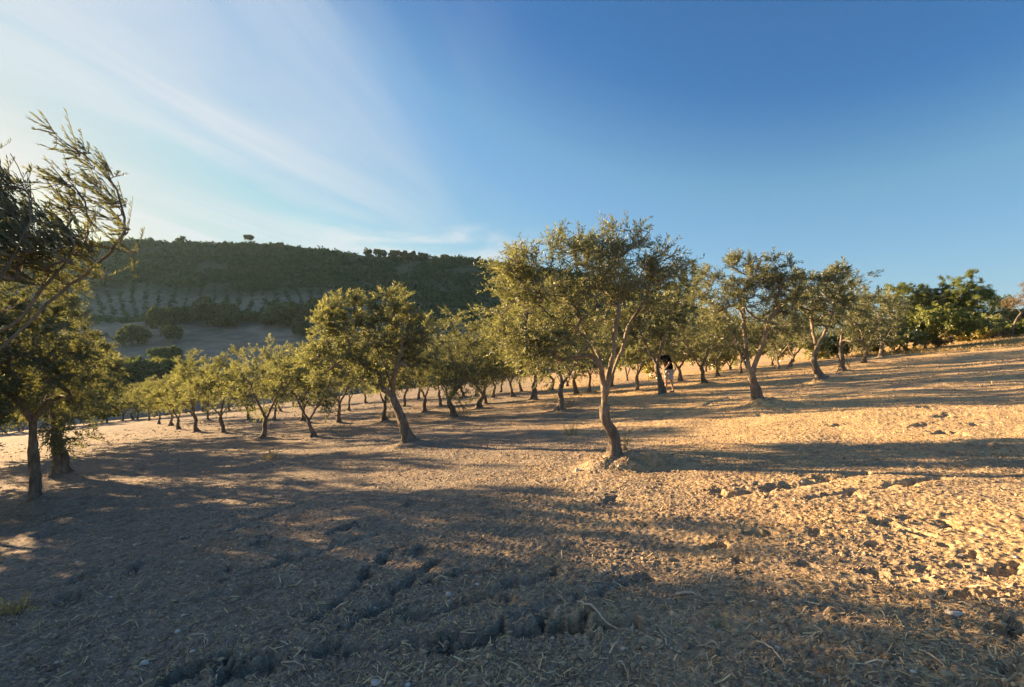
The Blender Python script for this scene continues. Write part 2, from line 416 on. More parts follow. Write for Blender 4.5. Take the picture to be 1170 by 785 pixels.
PROTO = {}
def plant(name, parts, loc, rz, s, label, cat, group=None):
    root = empty(name, loc, rz, s); tag(root, label, cat, group)
    if name == 'olive_tree' and group and parts[0][1].users > 0:    # every further copy grows a little differently
        rv = np.random.default_rng(int(abs(loc[0])*977+loc[1]*131)); root.scale = (s*rv.uniform(.84, 1.2), s*rv.uniform(.84, 1.2), s*rv.uniform(.9, 1.1)); root.rotation_euler = (rv.normal(0, .05), rv.normal(0, .05), rz)
    for pn, me, mat in parts: link(pn, me, mat, root)
    return root

OM = (M_BARK, M_LIMB, M_OLIVE)
def lumps_ball(rng, cx, cy, cz, rx, ry, rz, n, lr=.5):
    out = [(cx, cy, cz, rx*.72, ry*.72, rz*.72)]
    for k in range(n):
        u = rng.normal(size=3); u[2] = abs(u[2])*.9-.25 if rng.uniform() < .75 else u[2]; u /= np.linalg.norm(u)
        f = rng.uniform(.55, .8); l = lr*rng.uniform(.7, 1.25)
        out.append((cx+u[0]*rx*f, cy+u[1]*ry*f, cz+u[2]*rz*f, rx*l, ry*l, rz*l))
    return out

def generic_olive(name, seed, H=3.6, W=3.0, th=.75, lean=.15, n_t=105, sprigs=6, nleaf=20, leaf=.085, width=.27, cz=.54, hz=.45, r=.085, mats=OM, nl=3):
    rng = np.random.default_rng(seed+1000)
    a = rng.uniform(0, 6.28); lx, ly = math.cos(a)*lean, math.sin(a)*lean
    trunk = [(0, 0, -.06), (lx*.35+.03, ly*.3, th*.35), (lx*.6-.02, ly*.7+.02, th*.7), (lx, ly, th)]
    limbs = []
    for k in range(nl):
        b = a+k*6.283/nl+rng.uniform(-.4, .4); q = rng.uniform(.20, .30)*W
        limbs.append([(lx+math.cos(b)*q*.45, ly+math.sin(b)*q*.45, th+.17*H), (lx+math.cos(b)*q, ly+math.sin(b)*q, th+.40*H)])
    lumps = lumps_ball(rng, lx*.6, ly*.6, cz*H, W*.5, W*.5, hz*H, 8, .42)
    return build_tree(name, seed, trunk, limbs, lumps, n_t, sprigs, nleaf, leaf, width, r, mats=mats, twig_geo=False)

# ------------------------------------------------------------------ olive orchard
def base_pt(px, py): x, y = hit(px, py); return x, y, y/FPX

ORCHARD = 'olive trees planted in rows across the field'
def mound(x, y, rad=.45, h=.10, ox=.4): MOUNDS.append((x, y, rad, h, ox))
PLANTS = []      # delayed until all mounds are known
def olive(x, y, parts, rz, s, label, rad=.42, h=.09, ox=.4, name='olive_tree', group=ORCHARD):
    mound(x, y, rad*s**.5*.9, h*1.25, ox)
    PLANTS.append((name, parts, x, y, rz, s, label, 'tree', group))

# --- the large tree in the middle
x, y, k = base_pt(703, 534)
def P_(base, k, px, py, dy=0.0): return ((px-base[0])*k, dy, (base[1]-py)*k)
bA = (703, 522)
def lumpsA(bs, k, lst): return [((px-bs[0])*k, dy, (bs[1]-py)*k, rx*k, ry, rz*k) for px, py, dy, rx, ry, rz in lst]
trA = [(0, 0, -.08), P_(bA, k, 700, 500), P_(bA, k, 692, 480), P_(bA, k, 691, 466)]
lmA = [[P_(bA, k, 690, 440, .05), P_(bA, k, 688, 410, .15), P_(bA, k, 672, 380, .3), P_(bA, k, 650, 335, .5), P_(bA, k, 632, 300, .6)],
       [P_(bA, k, 697, 440, -.05), P_(bA, k, 706, 412, -.1), P_(bA, k, 716, 378, -.15), P_(bA, k, 735, 345, -.2), P_(bA, k, 758, 305, -.3)],
       [P_(bA, k, 694, 440, -.1), P_(bA, k, 698, 400, -.3), P_(bA, k, 702, 350, -.45), P_(bA, k, 705, 300, -.5), P_(bA, k, 700, 265, -.5)],
       [P_(bA, k, 688, 435, -.1), P_(bA, k, 668, 395, -.35), P_(bA, k, 640, 365, -.6), P_(bA, k, 612, 335, -.8)]]
luA = lumpsA(bA, k, [(690, 320, 0, 62, .9, 55), (625, 330, 0, 45, .7, 52), (595, 330, .1, 32, .55, 40), (700, 280, 0, 42, .7, 34), (752, 298, .1, 32, .6, 32), (665, 275, .2, 26, .5, 24),
                     (590, 300, .2, 18, .4, 20), (640, 275, .1, 22, .4, 18), (600, 375, -.2, 32, .5, 30), (740, 335, -.1, 38, .6, 30), (655, 370, .2, 42, .6, 26), (768, 285, .2, 14, .4, 14), (708, 258, 0, 18, .35, 13),
                     (625, 395, -.2, 26, .5, 24), (580, 350, 0, 28, .5, 45), (610, 410, 0, 34, .5, 26), (650, 400, -.3, 34, .5, 26), (585, 395, 0, 24, .4, 26)])
luA = [(a, b, c-(.20 if c > 2.6 else 0), d, e, f) for a, b, c, d, e, f in luA]
pA = build_tree('middle_olive', 5, trA, lmA, luA, 320, 7, 19, .060, .24, .070, .34, mats=OM, up=.45, flare=1.1)
olive(x, y, pA, 0, 1, 'largest olive tree in the middle, airy crown above a forked trunk on an earth mound', .5, .20, 1.2)

# --- second tree of the row to the right
bB = (867, 460); x, y, k = base_pt(bB[0], bB[1]+7)
trB = [(0, 0, -.08), P_(bB, k, 864, 448), P_(bB, k, 860, 436), P_(bB, k, 859, 430)]
lmB = [[P_(bB, k, 853, 415, .1), P_(bB, k, 848, 398, .2), P_(bB, k, 840, 375, .3), P_(bB, k, 825, 345, .5)],
       [P_(bB, k, 865, 410, -.1), P_(bB, k, 870, 390, -.2), P_(bB, k, 874, 374, -.25), P_(bB, k, 885, 345, -.4), P_(bB, k, 880, 315, -.5)],
       [P_(bB, k, 856, 420, .0), P_(bB, k, 858, 380, .3), P_(bB, k, 860, 330, .4)]]
luB = lumpsA(bB, k, [(862, 345, 0, 40, 1.0, 40), (832, 345, 0, 30, .8, 34), (892, 345, 0, 28, .8, 34), (862, 312, 0, 28, .7, 22), (812, 330, .2, 20, .6, 26), (846, 300, 0, 14, .4, 10), (885, 312, 0, 18, .5, 16), (830, 385, .2, 24, .6, 18), (895, 375, -.2, 24, .6, 18)])
pB = build_tree('second_olive', 6, trB, lmB, luB, 190, 7, 22, .072, .25, .10, .30, mats=(M_BARK, M_LIMB, M_OLIVE_DARK), flare=.9, up=.3)
olive(x, y, pB, 0, 1, 'olive with a pale V-shaped fork, next up the slope right of the largest tree', .6, .22, .7)

# --- third
bC = (938, 438); x, y, k = base_pt(*bC)
trC = [(0, 0, -.08), P_(bC, k, 934, 430), P_(bC, k, 930, 418), P_(bC, k, 934, 403)]
lmC = [[P_(bC, k, 926, 385, .2), P_(bC, k, 915, 360, .4)], [P_(bC, k, 940, 385, -.2), P_(bC, k, 952, 355, -.3)], [P_(bC, k, 935, 380, .3), P_(bC, k, 935, 345, .5)]]
luC = lumpsA(bC, k, [(935, 355, 0, 36, 1.1, 34), (910, 352, 0, 24, .8, 28), (962, 352, 0, 24, .8, 26), (918, 325, 0, 18, .6, 13), (955, 325, 0, 22, .7, 14), (935, 340, 0, 26, .8, 20), (895, 360, 0, 12, .6, 16)])
pC = build_tree('third_olive', 8, trC, lmC, luC, 170, 6, 20, .095, .28, .10, .30, mats=(M_BARK, M_LIMB, M_OLIVE_DARK), flare=1.3, twig_geo=False)
olive(x, y, pC, 0, 1, 'dark olive on a crooked trunk with spreading roots, third in the row up the slope', .6, .16, .9)

# --- leaning tree left of the middle
bD = (467, 510); x, y, k = base_pt(*bD)
trD = [(0, 0, -.08), P_(bD, k, 461, 492), P_(bD, k, 454, 474), P_(bD, k, 448, 458)]
lmD = [[P_(bD, k, 440, 435, .2), P_(bD, k, 425, 405, .4), P_(bD, k, 400, 370, .5)], [P_(bD, k, 452, 435, -.2), P_(bD, k, 462, 405, -.35), P_(bD, k, 465, 375, -.4)],
       [P_(bD, k, 430, 445, -.3), P_(bD, k, 400, 430, -.5), P_(bD, k, 370, 400, -.5)]]
luD = lumpsA(bD, k, [(425, 395, 0, 48, .95, 44), (385, 390, 0, 36, .75, 38), (460, 385, 0, 36, .75, 40), (400, 355, 0, 24, .6, 20), (450, 352, 0, 26, .6, 18), (365, 415, 0, 26, .6, 26), (375, 362, 0, 18, .4, 15), (480, 400, 0, 24, .6, 34), (425, 430, 0, 36, .7, 22)])
pD = build_tree('leaning_olive', 9, trD, lmD, luD, 240, 7, 22, .075, .28, .10, .28, mats=OM, flare=.8)
olive(x, y, pD, 0, 1, 'broad olive left of the middle whose bare trunk leans left over a dark earth mound', .5, .13, .5)

# --- the near left row: one out of the frame whose swept branches hang in, then three
xT, yT = -4.75, 4.15
kz = lambda px, py, Y: ((px-585)/FPX*Y-xT, Y-yT, EYE+(HORIZON-py)/FPX*Y-float(macro(xT, yT)))
trT = [(0, 0, -.08), (.05, 0, .4), (.12, 0, .75), (.20, .05, 1.0)]
lmT = [[kz(-60, 430, 4.2), kz(-5, 420, 4.25), kz(38, 378, 4.4), kz(78, 340, 4.55), kz(112, 312, 4.6), kz(138, 282, 4.6), kz(134, 248, 4.6), kz(116, 215, 4.6), kz(88, 188, 4.55), kz(55, 166, 4.5)],
       [kz(-60, 420, 4.0), kz(-20, 360, 3.9), kz(15, 310, 3.9), kz(30, 270, 3.95), kz(22, 225, 4.0), kz(5, 190, 4.0)],
       [kz(-40, 425, 4.3), kz(10, 390, 4.3), kz(60, 330, 4.4), kz(95, 285, 4.45), kz(92, 245, 4.4), kz(70, 218, 4.4)],
       [(0, .2, 1.5), (-.2, .5, 2.2), (-.3, .6, 3.0)], [(-.2, -.3, 1.5), (-.7, -.4, 2.2)]]
luT = [(*kz(px, py, Y), r, r, r*.8) for px, py, Y, r in [(38, 156, 4.5, .09), (60, 168, 4.5, .11), (82, 184, 4.55, .12), (102, 202, 4.6, .13), (118, 225, 4.6, .14), (130, 250, 4.6, .14), (138, 278, 4.6, .16), (128, 300, 4.6, .16),
       (60, 212, 4.4, .10), (80, 228, 4.4, .12), (95, 250, 4.45, .14), (98, 280, 4.45, .16), (40, 240, 4.2, .16), (60, 265, 4.3, .22), (80, 300, 4.4, .26), (45, 300, 4.2, .30), (10, 225, 4.0, .18), (5, 260, 4.0, .28), (10, 310, 4.0, .34), (-30, 300, 4.2, .5),
       (-120, 280, 4.3, .8), (-90, 200, 4.4, .55), (-20, 215, 4.1, .25), (-70, 370, 4.6, .5), (50, 335, 4.5, .25), (110, 325, 4.6, .16)]]
pT = build_tree('swept_olive', 12, trT, lmT, luT, 480, 6, 22, .052, .17, .042, .26, droop=-.1, spread=.42, up=.35, wind=(-.75, 0, .28), bias=(-1.25, .0, .45), out_w=.05, mats=(M_BARK, M_LIMB, M_OLIVE_DARK))
olive(xT, yT, pT, 0, 1, 'windswept olive at the left border, thin branches streaming up and left against the sky', name='olive_tree')

pBO = generic_olive('border_olive', 33, 4.3, 3.5, .6, .12, 330, 7, 24, .095, .32, r=.10, mats=(M_BARK, M_LIMB, M_OLIVE_DARK))
olive(-11.3, 9.2, pBO, 1.2, .95, 'olive just beyond the left border, farther one, shading the foreground', .5, .1)
olive(-19.9, 19.6, pBO, 2.2, 1, 'olive beyond the left border, behind the left row, shading the earth track', .5, .1)
olive(-15.6, 13.9, pBO, .3, .95, 'olive beyond the left border, level with the straight-trunked one, shading the track', .5, .1)
olive(-8.6, 6.9, pBO, 3.9, .9, 'olive just beyond the left border, nearer one, shading the foreground', .5, .1)
bE = (41, 581); x, y, k = base_pt(*bE)
trE = [(0, 0, -.08), P_(bE, k, 38, 545), P_(bE, k, 35, 515), P_(bE, k, 35, 495)]
lmE = [[P_(bE, k, 20, 470, -.1), P_(bE, k, -10, 430, -.2), P_(bE, k, -20, 390, -.2)], [P_(bE, k, 50, 465, .1), P_(bE, k, 72, 425, .2), P_(bE, k, 80, 385, .3)], [P_(bE, k, 36, 455, .3), P_(bE, k, 40, 400, .5)]]
luE = lumpsA(bE, k, [(40, 415, -.2, 62, .75, 50), (80, 415, -.3, 44, .5, 44), (-5, 415, 0, 50, .7, 46), (50, 370, 0, 46, .6, 30), (100, 440, -.3, 26, .4, 34), (10, 455, 0, 36, .5, 26), (70, 465, 0, 36, .5, 20), (-40, 400, 0, 40, .6, 50), (-15, 372, 0, 36, .6, 32), (42, 350, 0, 40, .7, 24)])
pE = build_tree('left_olive', 14, trE, lmE, luE, 260, 7, 20, .066, .25, .068, .26, droop=.7, mats=(M_BARK, M_LIMB, M_OLIVE_DARK), up=.1)
olive(x, y, pE, 0, 1, 'near left olive with a straight dark trunk and drooping leaves, low on the slope', .55, .12, .8)

bF = (68, 546); x, y, k = base_pt(*bF)
pF = generic_olive('left_row_olive', 31, 4.2, 2.9, .95, .12, 170, 7, 22, .078, .27, r=.12, mats=(M_BARK, M_LIMB, M_OLIVE_DARK))
olive(x, y, pF, .4, 1, 'olive close behind the straight-trunked left tree, its own trunk partly covered by leaves', .5, .1)
G = [generic_olive('orchard_olive_%d' % i, 40+i*3, 3.6, [3.5, 3.2, 3.6, 3.3, 3.4, 3.0][i], [.62, .5, .6, .7, .55, .6][i], [.08, .2, .12, .1, .2, .06][i], 122, 7, 22,
                    .084, .26, r=[.068, .062, .078, .066, .082, .066][i], nl=[3, 2, 4, 3, 2, 3][i], mats=OM if i < 4 else (M_BARK, M_LIMB, M_OLIVE_DARK)) for i in range(6)]
G.append(generic_olive('open_olive', 71, 3.6, 3.0, 1.0, .2, 130, 6, 20, .10, .30, cz=.66, hz=.34, r=.09))
# px, py of the base, prototype, rotation, height in metres, label
for x, y, g, rz, H, lab in [(-14.6, 16.9, 5, 1.0, 4.3, 'third olive of the left row, mostly screened by the two in front'), (-17.9, 20.9, 5, 2.0, 4.0, 'fourth olive of the left row, a strip of crown beside the third'),
        (-21.6, 24.9, 5, .4, 4.0, 'last olive of the left row, at the bend of the earth track')]:
    olive(x, y, G[g], rz, H/3.6, lab, .45, .09, .5)
ROW = [
 (640, 471, 0, .7, 4.5, 'golden olive behind the left half of the largest tree, shrubby suckers at its foot'),
 (359, 502, 1, 2.2, 3.3, 'slender golden olive with a bent pale trunk left of the leaning tree'),
 (300, 503, 2, .3, 3.3, 'golden olive with a low fork standing in front in the left descending row'),
 (255, 497, 3, 1.4, 3.4, 'olive with a dark single trunk right after the low-forked one in the left descending row'),
 (225, 495, 0, 4.0, 3.3, 'olive with a short stout trunk in the middle of the left descending row'),
 (204, 492, 5, 3.1, 3.2, 'small olive with a stumpy trunk, fourth in the left descending row'),
 (195, 488, 2, 5.0, 3.2, 'olive behind the stumpy-trunked one in the left descending row'),
 (182, 485, 1, 4.4, 3.2, 'third-last olive of the left descending row beside the track'),
 (170, 482, 3, .9, 3.2, 'second-last olive of the left descending row beside the track'),
 (157, 480, 0, 2.0, 3.2, 'last olive of the left descending row where the track bends away'),
 (519, 479, 4, 1.2, 3.3, 'dark olive with a straight reddish trunk right of the leaning tree'),
 (485, 473, 5, 2.6, 3.4, 'dark olive with a thick root flare just behind the leaning tree'),
 (547, 468, 4, 3.9, 3.1, 'small dark olive, first of the pair right of the reddish trunk'),
 (554, 463, 5, .2, 3.1, 'small dark olive, second of the pair right of the reddish trunk'),
 (563, 456, 4, 5.2, 3.2, 'dark rounded olive beyond the small pair, left of the golden crown'),
 (609, 459, 1, .2, 4.9, 'golden olive with two dark leaning stems left of the largest tree'),
 (658, 451, 2, 1.9, 3.5, 'shaded olive whose trunk shows just left of the largest trunk, upright'),
 (673, 450, 3, 4.9, 3.5, 'shaded olive whose slanting trunk nearly touches the largest trunk'),
 (757, 452, 6, 1.1, 3.9, 'olive with a pale curved trunk next to the walking person'),
 (728, 448, 0, 5.5, 3.3, 'bushy golden olive between the largest tree and the walking person'),
 (805, 439, 2, 2.9, 4.0, 'olive leaning right of the person, left of the pale V-forked tree'),
 (346, 484, 0, 1.6, 3.4, 'olive with a thick dark trunk behind the slender golden one'),
 (387, 485, 3, 3.3, 3.4, 'olive with a short trunk below the left edge of the leaning tree crown'),
 (439, 484, 2, 4.1, 3.4, 'olive with a lit stump-like foot directly behind the leaning trunk'),
 (462, 466, 0, 5.9, 3.3, 'olive in the third row seen between the leaning tree and the root-flared one'),
 (503, 466, 3, .5, 3.3, 'thin olive in the third row left of the reddish trunk'),
 (321, 472, 1, 3.0, 3.2, 'far olive above the low-forked golden one, in the row behind'),
 (398, 471, 5, 1.5, 3.2, 'far olive peeping under the leaning tree crown on its left'),
 (285, 481, 2, 3.6, 3.2, 'olive of the second row showing left of the low-forked golden one'),
 (313, 482, 3, 5.7, 3.2, 'olive of the second row showing right of the low-forked golden one'),
 (238, 482, 5, 4.8, 3.2, 'olive of the second row behind the dark single trunk'),
 (530, 454, 1, 2.4, 3.3, 'far olive seen right above the reddish trunk'),
 (586, 455, 3, 2.2, 3.4, 'far olive filling the gap left of the two dark leaning stems'),
 (700, 444, 5, 3.6, 3.5, 'far olive directly behind the fork of the largest tree'),
 (778, 437, 0, 4.3, 3.6, 'far golden olive to the right behind the walking person'),
 (820, 431, 3, 1.8, 3.8, 'slim olive behind the left limb of the pale V-forked tree'),
 (846, 428, 5, .8, 3.7, 'far olive straight behind the pale V-forked tree'),
 (888, 423, 2, .1, 3.7, 'back-row olive with a dark thin trunk right of the pale V-forked tree'),
 (902, 420, 1, 5.0, 3.9, 'back-row olive with a pale upright trunk left of the crooked one'),
 (963, 425, 4, 2.1, 4.3, 'dark olive fourth in the row up the slope, fallen stones at its foot'),
 (987, 416, 1, 3.7, 4.1, 'olive fifth in the row up the slope with a pale curved stem'),
 (1006, 409, 2, 4.6, 4.2, 'olive last in the row up the slope with pale stems rising like a candelabra'),
]
for px, py, g, rz, H in [(22, 492, 1, 2, 3.6), (62, 487, 3, 4, 3.5), (-30, 498, 0, 1, 3.6), (122, 480, 0, .5, 3.4), (140, 478, 2, 1, 3.3), (152, 474, 4, 2.2, 3.3), (176, 474, 1, .4, 3.2), (190, 472, 3, 3, 3.3), (212, 473, 0, 5, 3.2), (232, 470, 4, 1.7, 3.3), (262, 470, 2, 4.2, 3.2), (291, 468, 5, 2.9, 3.3), (335, 466, 3, .9, 3.3),
        (365, 464, 1, 5.1, 3.2), (382, 461, 0, 2, 3.3), (418, 462, 2, 3.8, 3.3), (446, 459, 4, .2, 3.3), (478, 457, 3, 4.5, 3.3), (512, 455, 1, 2.7, 3.3), (545, 452, 0, 3.3, 3.4), (572, 449, 5, 1, 3.4), (596, 448, 2, 2.4, 3.4), (630, 446, 4, 4.9, 3.4), (648, 442, 1, .6, 3.5)]:
    while True:                       # far edge of the field: no farther than 56 m
        try:
            x, y, k = base_pt(px, py)
            if math.hypot(x, y) < 66: break
        except ValueError: pass
        py += 1
    olive(x, y, G[g], rz, H/3.6, 'far olive in the last rows at the back of the orchard, partly hidden', .45, .06, .5, group='far olives along the back edge')
for px, py, g, rz, H, lab in ROW:
    x, y, k = base_pt(px, py)
    olive(x, y, G[g], rz, H/3.6, lab, .45, .09, .5)

# ------------------------------------------------------------------ ground sheet
def build_ground():
    rs = [.7]
    while rs[-1] < 175:
        r = rs[-1]; rs.append(r+min(max(.0125, .50*r*r/840), .35+.012*r))
    rs = np.array(rs)
    th = np.concatenate([np.arange(-85, -56, 1.0), np.arange(-56, 56, .155), np.arange(56, 86, 1.0)])
    th = np.radians(th)
    Rr, Th = np.meshgrid(rs, th, indexing='ij')
    X = Rr*np.sin(Th); Y = Rr*np.cos(Th)
    Z = macro(X, Y)+detail(X.ravel(), Y.ravel()).reshape(X.shape)
    n, m = X.shape
    i = np.arange(n-1)[:, None]*m; j = np.arange(m-1)[None, :]
    F = np.stack([i+j, i+m+j, i+m+j+1, i+j+1], -1).reshape(-1, 4)
    V = np.stack([X, Y, Z], -1).reshape(-1, 3)
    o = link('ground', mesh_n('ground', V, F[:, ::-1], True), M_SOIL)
    tag(o, kind='structure'); return o
build_ground()
for name, parts, x, y, rz, s, label, cat, group in PLANTS:
    plant(name, parts, (x, y, float(macro(x, y))+.03+float(detail(np.array([x]), np.array([y]))[0])*.75), rz, s, label, cat, group)

# ------------------------------------------------------------------ litter on the ground
def polar_scatter(rng, n, r0, r1, a=50, p=1.0):
    t = rng.uniform(0, 1, n)**p
    r = r0*(r1/r0)**t; th = np.radians(rng.uniform(-a, a, n))
    return r*np.sin(th), r*np.cos(th)

def scatter_straw():
    rng = np.random.default_rng(21); n = 230000
    x, y = polar_scatter(rng, n, 1.9, 45)
    dens = .35+.65*sstep(-.25, .35, noise(x*.6, y*.6, 41))*(.20+.80*sstep(-1, 3, x+.25*(y-3))); keep = rng.uniform(0, 1, n) < dens
    x, y = x[keep], y[keep]; n = len(x); z = ground_z(x, y)
    L = np.clip(rng.lognormal(-3.75, .6, n), .008, .10)*np.clip(np.hypot(x, y)/12, 1, 2.2); w = L*.03+.0010; w = np.minimum(w, .004*np.clip(np.hypot(x, y)/10, 1, 2.5))
    a = rng.uniform(0, 2*np.pi, n); el = rng.normal(.12, .22, n)
    d = np.stack([np.cos(a)*np.cos(el), np.sin(a)*np.cos(el), np.sin(el)], 1)
    s = np.stack([-np.sin(a), np.cos(a), rng.normal(0, .5, n)], 1); s /= np.linalg.norm(s, axis=1)[:, None]
    c = np.stack([x, y, z+.004+np.abs(np.sin(el))*L*.4], 1)
    bend = np.cross(d, s)*(L*rng.normal(0, .16, n))[:, None]
    p0 = c-d*L[:, None]*.5; p1 = c+bend; p2 = c+d*L[:, None]*.5; ws = s*w[:, None]
    V = np.stack([p0-ws, p0+ws, p1+ws*1.1, p1-ws*1.1, p2+ws*.5, p2-ws*.5], 1).reshape(-1, 3)
    b = np.arange(n)[:, None]*6
    F = np.concatenate([b+np.array([[0, 1, 2, 3]]), b+np.array([[3, 2, 4, 5]])], 0)
    t = np.clip(rng.beta(2.2, 2.6, n), 0, 1); t = np.concatenate([t, t])
    o = link('straw', mesh_n('straw', V, F, False, t), M_STRAW); tag(o, 'short pale bits of dry straw strewn over the tilled earth', 'straw', kind='stuff')
scatter_straw()

import bmesh
def ico(sub):
    bm = bmesh.new(); bmesh.ops.create_icosphere(bm, subdivisions=sub, radius=1)
    V = np.array([v.co[:] for v in bm.verts]); F = np.array([[v.index for v in f.verts] for f in bm.faces]); bm.free(); return V, F
ICV, ICF = ico(2)
ICV1, ICF1 = ico(1)
def lump_shapes(rng, n, rough=.28, base=ICV):
    out = []
    for _ in range(n):
        v = base.copy()
        for _k in range(5):
            d = rng.normal(size=3); d /= np.linalg.norm(d); off = rng.uniform(.25, .8)
            q = v@d; v -= np.outer(np.maximum(0, q-off), d)*rng.uniform(.5, 1)
        f = rng.uniform(1.5, 3, 3); ph = rng.uniform(0, 6, 3)
        v *= (1+rough*(np.sin(v@(f*1.2)+ph[0])*.5+np.sin(v[:, 0]*f[1]*3+v[:, 1]*2+ph[1])*.35+rng.normal(0, .12, len(v))))[:, None]
        out.append(v)
    return out
def scatter_lumps(name, label, cat, mat, seed, n, r0, r1, mu, sg, smin, smax, base, flat=.7, tint=(2, 2), sink=.25):
    rng = np.random.default_rng(seed); V0 = ICV if base == 2 else ICV1; F0 = ICF if base == 2 else ICF1
    sh = np.array(lump_shapes(rng, 10, .28, V0))
    x, y = polar_scatter(rng, n, r0, r1)
    keep = rng.uniform(0, 1, n) < .3+.7*sstep(-.25, .3, noise(x*.9, y*.9, seed)); x, y = x[keep], y[keep]; n = len(x)
    s = np.clip(rng.lognormal(mu, sg, n), smin, smax)*np.clip(np.hypot(x, y)/13, 1, 2.4); z = ground_z(x, y)
    v = sh[rng.integers(0, 10, n)]
    a = rng.uniform(0, 6.28, n); c, q = np.cos(a)[:, None], np.sin(a)[:, None]
    asp = rng.uniform(.7, 1.3, (n, 1))
    vx = v[..., 0]*asp; vy = v[..., 1]; vz = v[..., 2]*flat*rng.uniform(.7, 1.2, (n, 1))
    S = s[:, None]
    V = np.stack([x[:, None]+S*(vx*c-vy*q), y[:, None]+S*(vx*q+vy*c), z[:, None]+S*(vz+flat-sink-.35)], -1)
    F = (F0[None]+(np.arange(n)*len(V0))[:, None, None]).reshape(-1, 3)
    t = np.repeat(rng.beta(*tint, n), len(F0))
    o = link(name, mesh_n(name, V.reshape(-1, 3), F, base == 2, t), mat); tag(o, label, cat, kind='stuff')
scatter_lumps('soil_clods', 'crumbly brown clods of dry tilled earth', 'soil', M_CLOD, 22, 100000, 2.0, 42, -4.95, .6, .004, .026, 1)
scatter_lumps('pebbles', 'small pale pebbles scattered on the tilled earth', 'pebbles', M_PEBBLE, 23, 700, 2.0, 14, -4.5, .45, .006, .028, 1)

# single sticks and stones one can point to
def stick(px0, py0, px1, py1, r, label, bow=.05, lift=.02):
    a = np.array(hit(px0, py0)); b = np.array(hit(px1, py1)); rng = np.random.default_rng(int(px0*7+py0))
    r *= .8; bow *= .6; L = np.linalg.norm(b-a); nrm = np.array([-(b-a)[1], (b-a)[0]])/L
    ts = np.linspace(0, 1, 12); XY = a+ts[:, None]*(b-a)+nrm*(np.sin(ts*np.pi)*bow*L+rng.normal(0, .018*L, 12)[:, None].T.ravel())[:, None]
    z = ground_z(XY[:, 0], XY[:, 1]); z = np.convolve(np.pad(z, 2, mode='edge'), np.ones(5)/5, 'valid')+r+lift*(.5+np.sin(ts*np.pi))
    c = np.array([XY[0, 0], XY[0, 1], z[0]-r])
    V, F = [], []; tube(np.column_stack([XY, z])-c, r*np.linspace(1.15, .55, 12)*(1+rng.normal(0, .1, 12)), 7, V, F, cap=True)
    o = link('stick', mesh_n('stick', np.concatenate(V), np.concatenate(F), True), M_STICK); o.location = c
    tag(o, label, 'stick', 'dry sticks lying on the tilled earth')
stick(660, 691, 720, 723, .0085, 'longest pale stick, slanting beside the open hole in the shaded soil', -.05)
stick(772, 683, 805, 687, .011, 'straight pale stick lying flat at the edge of the sunlit ground', .02)
stick(864, 737, 898, 770, .005, 'thin curved twig in the shade, halfway between the long stick and the right border', .14)
stick(1050, 749, 1088, 783, .0055, 'thin straight twig at the bottom right corner', .03)
stick(508, 655, 516, 664, .006, 'small hooked pale twig above the hole in the shaded soil', -.5)
stick(416, 669, 427, 676, .006, 'short pale twig by itself on the dark shaded soil left of the hole', .05)
stick(321, 764, 350, 768, .007, 'pale peeled stick at the bottom, left of the hole', .08)
stick(705, 758, 716, 768, .006, 'short split twig below the longest stick', .1)
stick(806, 738, 822, 746, .005, 'fine bent twig right of the longest stick', .3)
stick(1000, 700, 1012, 716, .006, 'short twig standing out at the shadow border on the right', .1)
stick(215, 730, 235, 742, .006, 'two-toned bent twig left of the small stones', .25)
stick(25, 735, 42, 728, .008, 'stout pale stick close to the bottom left corner', .1)
def stone(px, py, s, label, seed, flat=.55):
    x, y = hit(px, py); rng = np.random.default_rng(seed)
    v = lump_shapes(rng, 1, .2)[0]*np.array([s, s*.75, s*flat]); z = float(ground_z(x, y)[0])
    o = link('stone', mesh_n('stone', v, ICF, True, rng.uniform(.5, 1, len(ICF))), M_PEBBLE); o.location = (x, y, z+s*flat*.35); o.rotation_euler = (0, 0, seed)
    tag(o, label, 'stone', 'loose stones on the tilled earth')
stone(165, 757, .030, 'whitish rounded stone on dark soil near the bottom left', 3)
stone(723, 708, .032, 'grey stone just right of the upper end of the longest stick', 4)
stone(203, 723, .030, 'flat pale stone above the rounded whitish one', 5, .35)
stone(546, 667, .022, 'small pale stone left of the hole in the shaded soil', 6)
stone(220, 746, .025, 'long pale stone between the bent twig and the bottom border', 7, .4)
stone(430, 778, .040, 'half buried pale stone at the bottom, below the cracks', 8, .4)
stone(1092, 703, .045, 'large flat tan stone on the sunlit ground near the right border', 9, .4)
stone(712, 526, .085, 'grey stone leaning against the foot of the largest tree', 10)
stone(660, 540, .07, 'reddish clod-like stone on the sunlit ground left of the largest tree', 11)
stone(655, 713, .030, 'grey stone lodged in the open hole', 12)

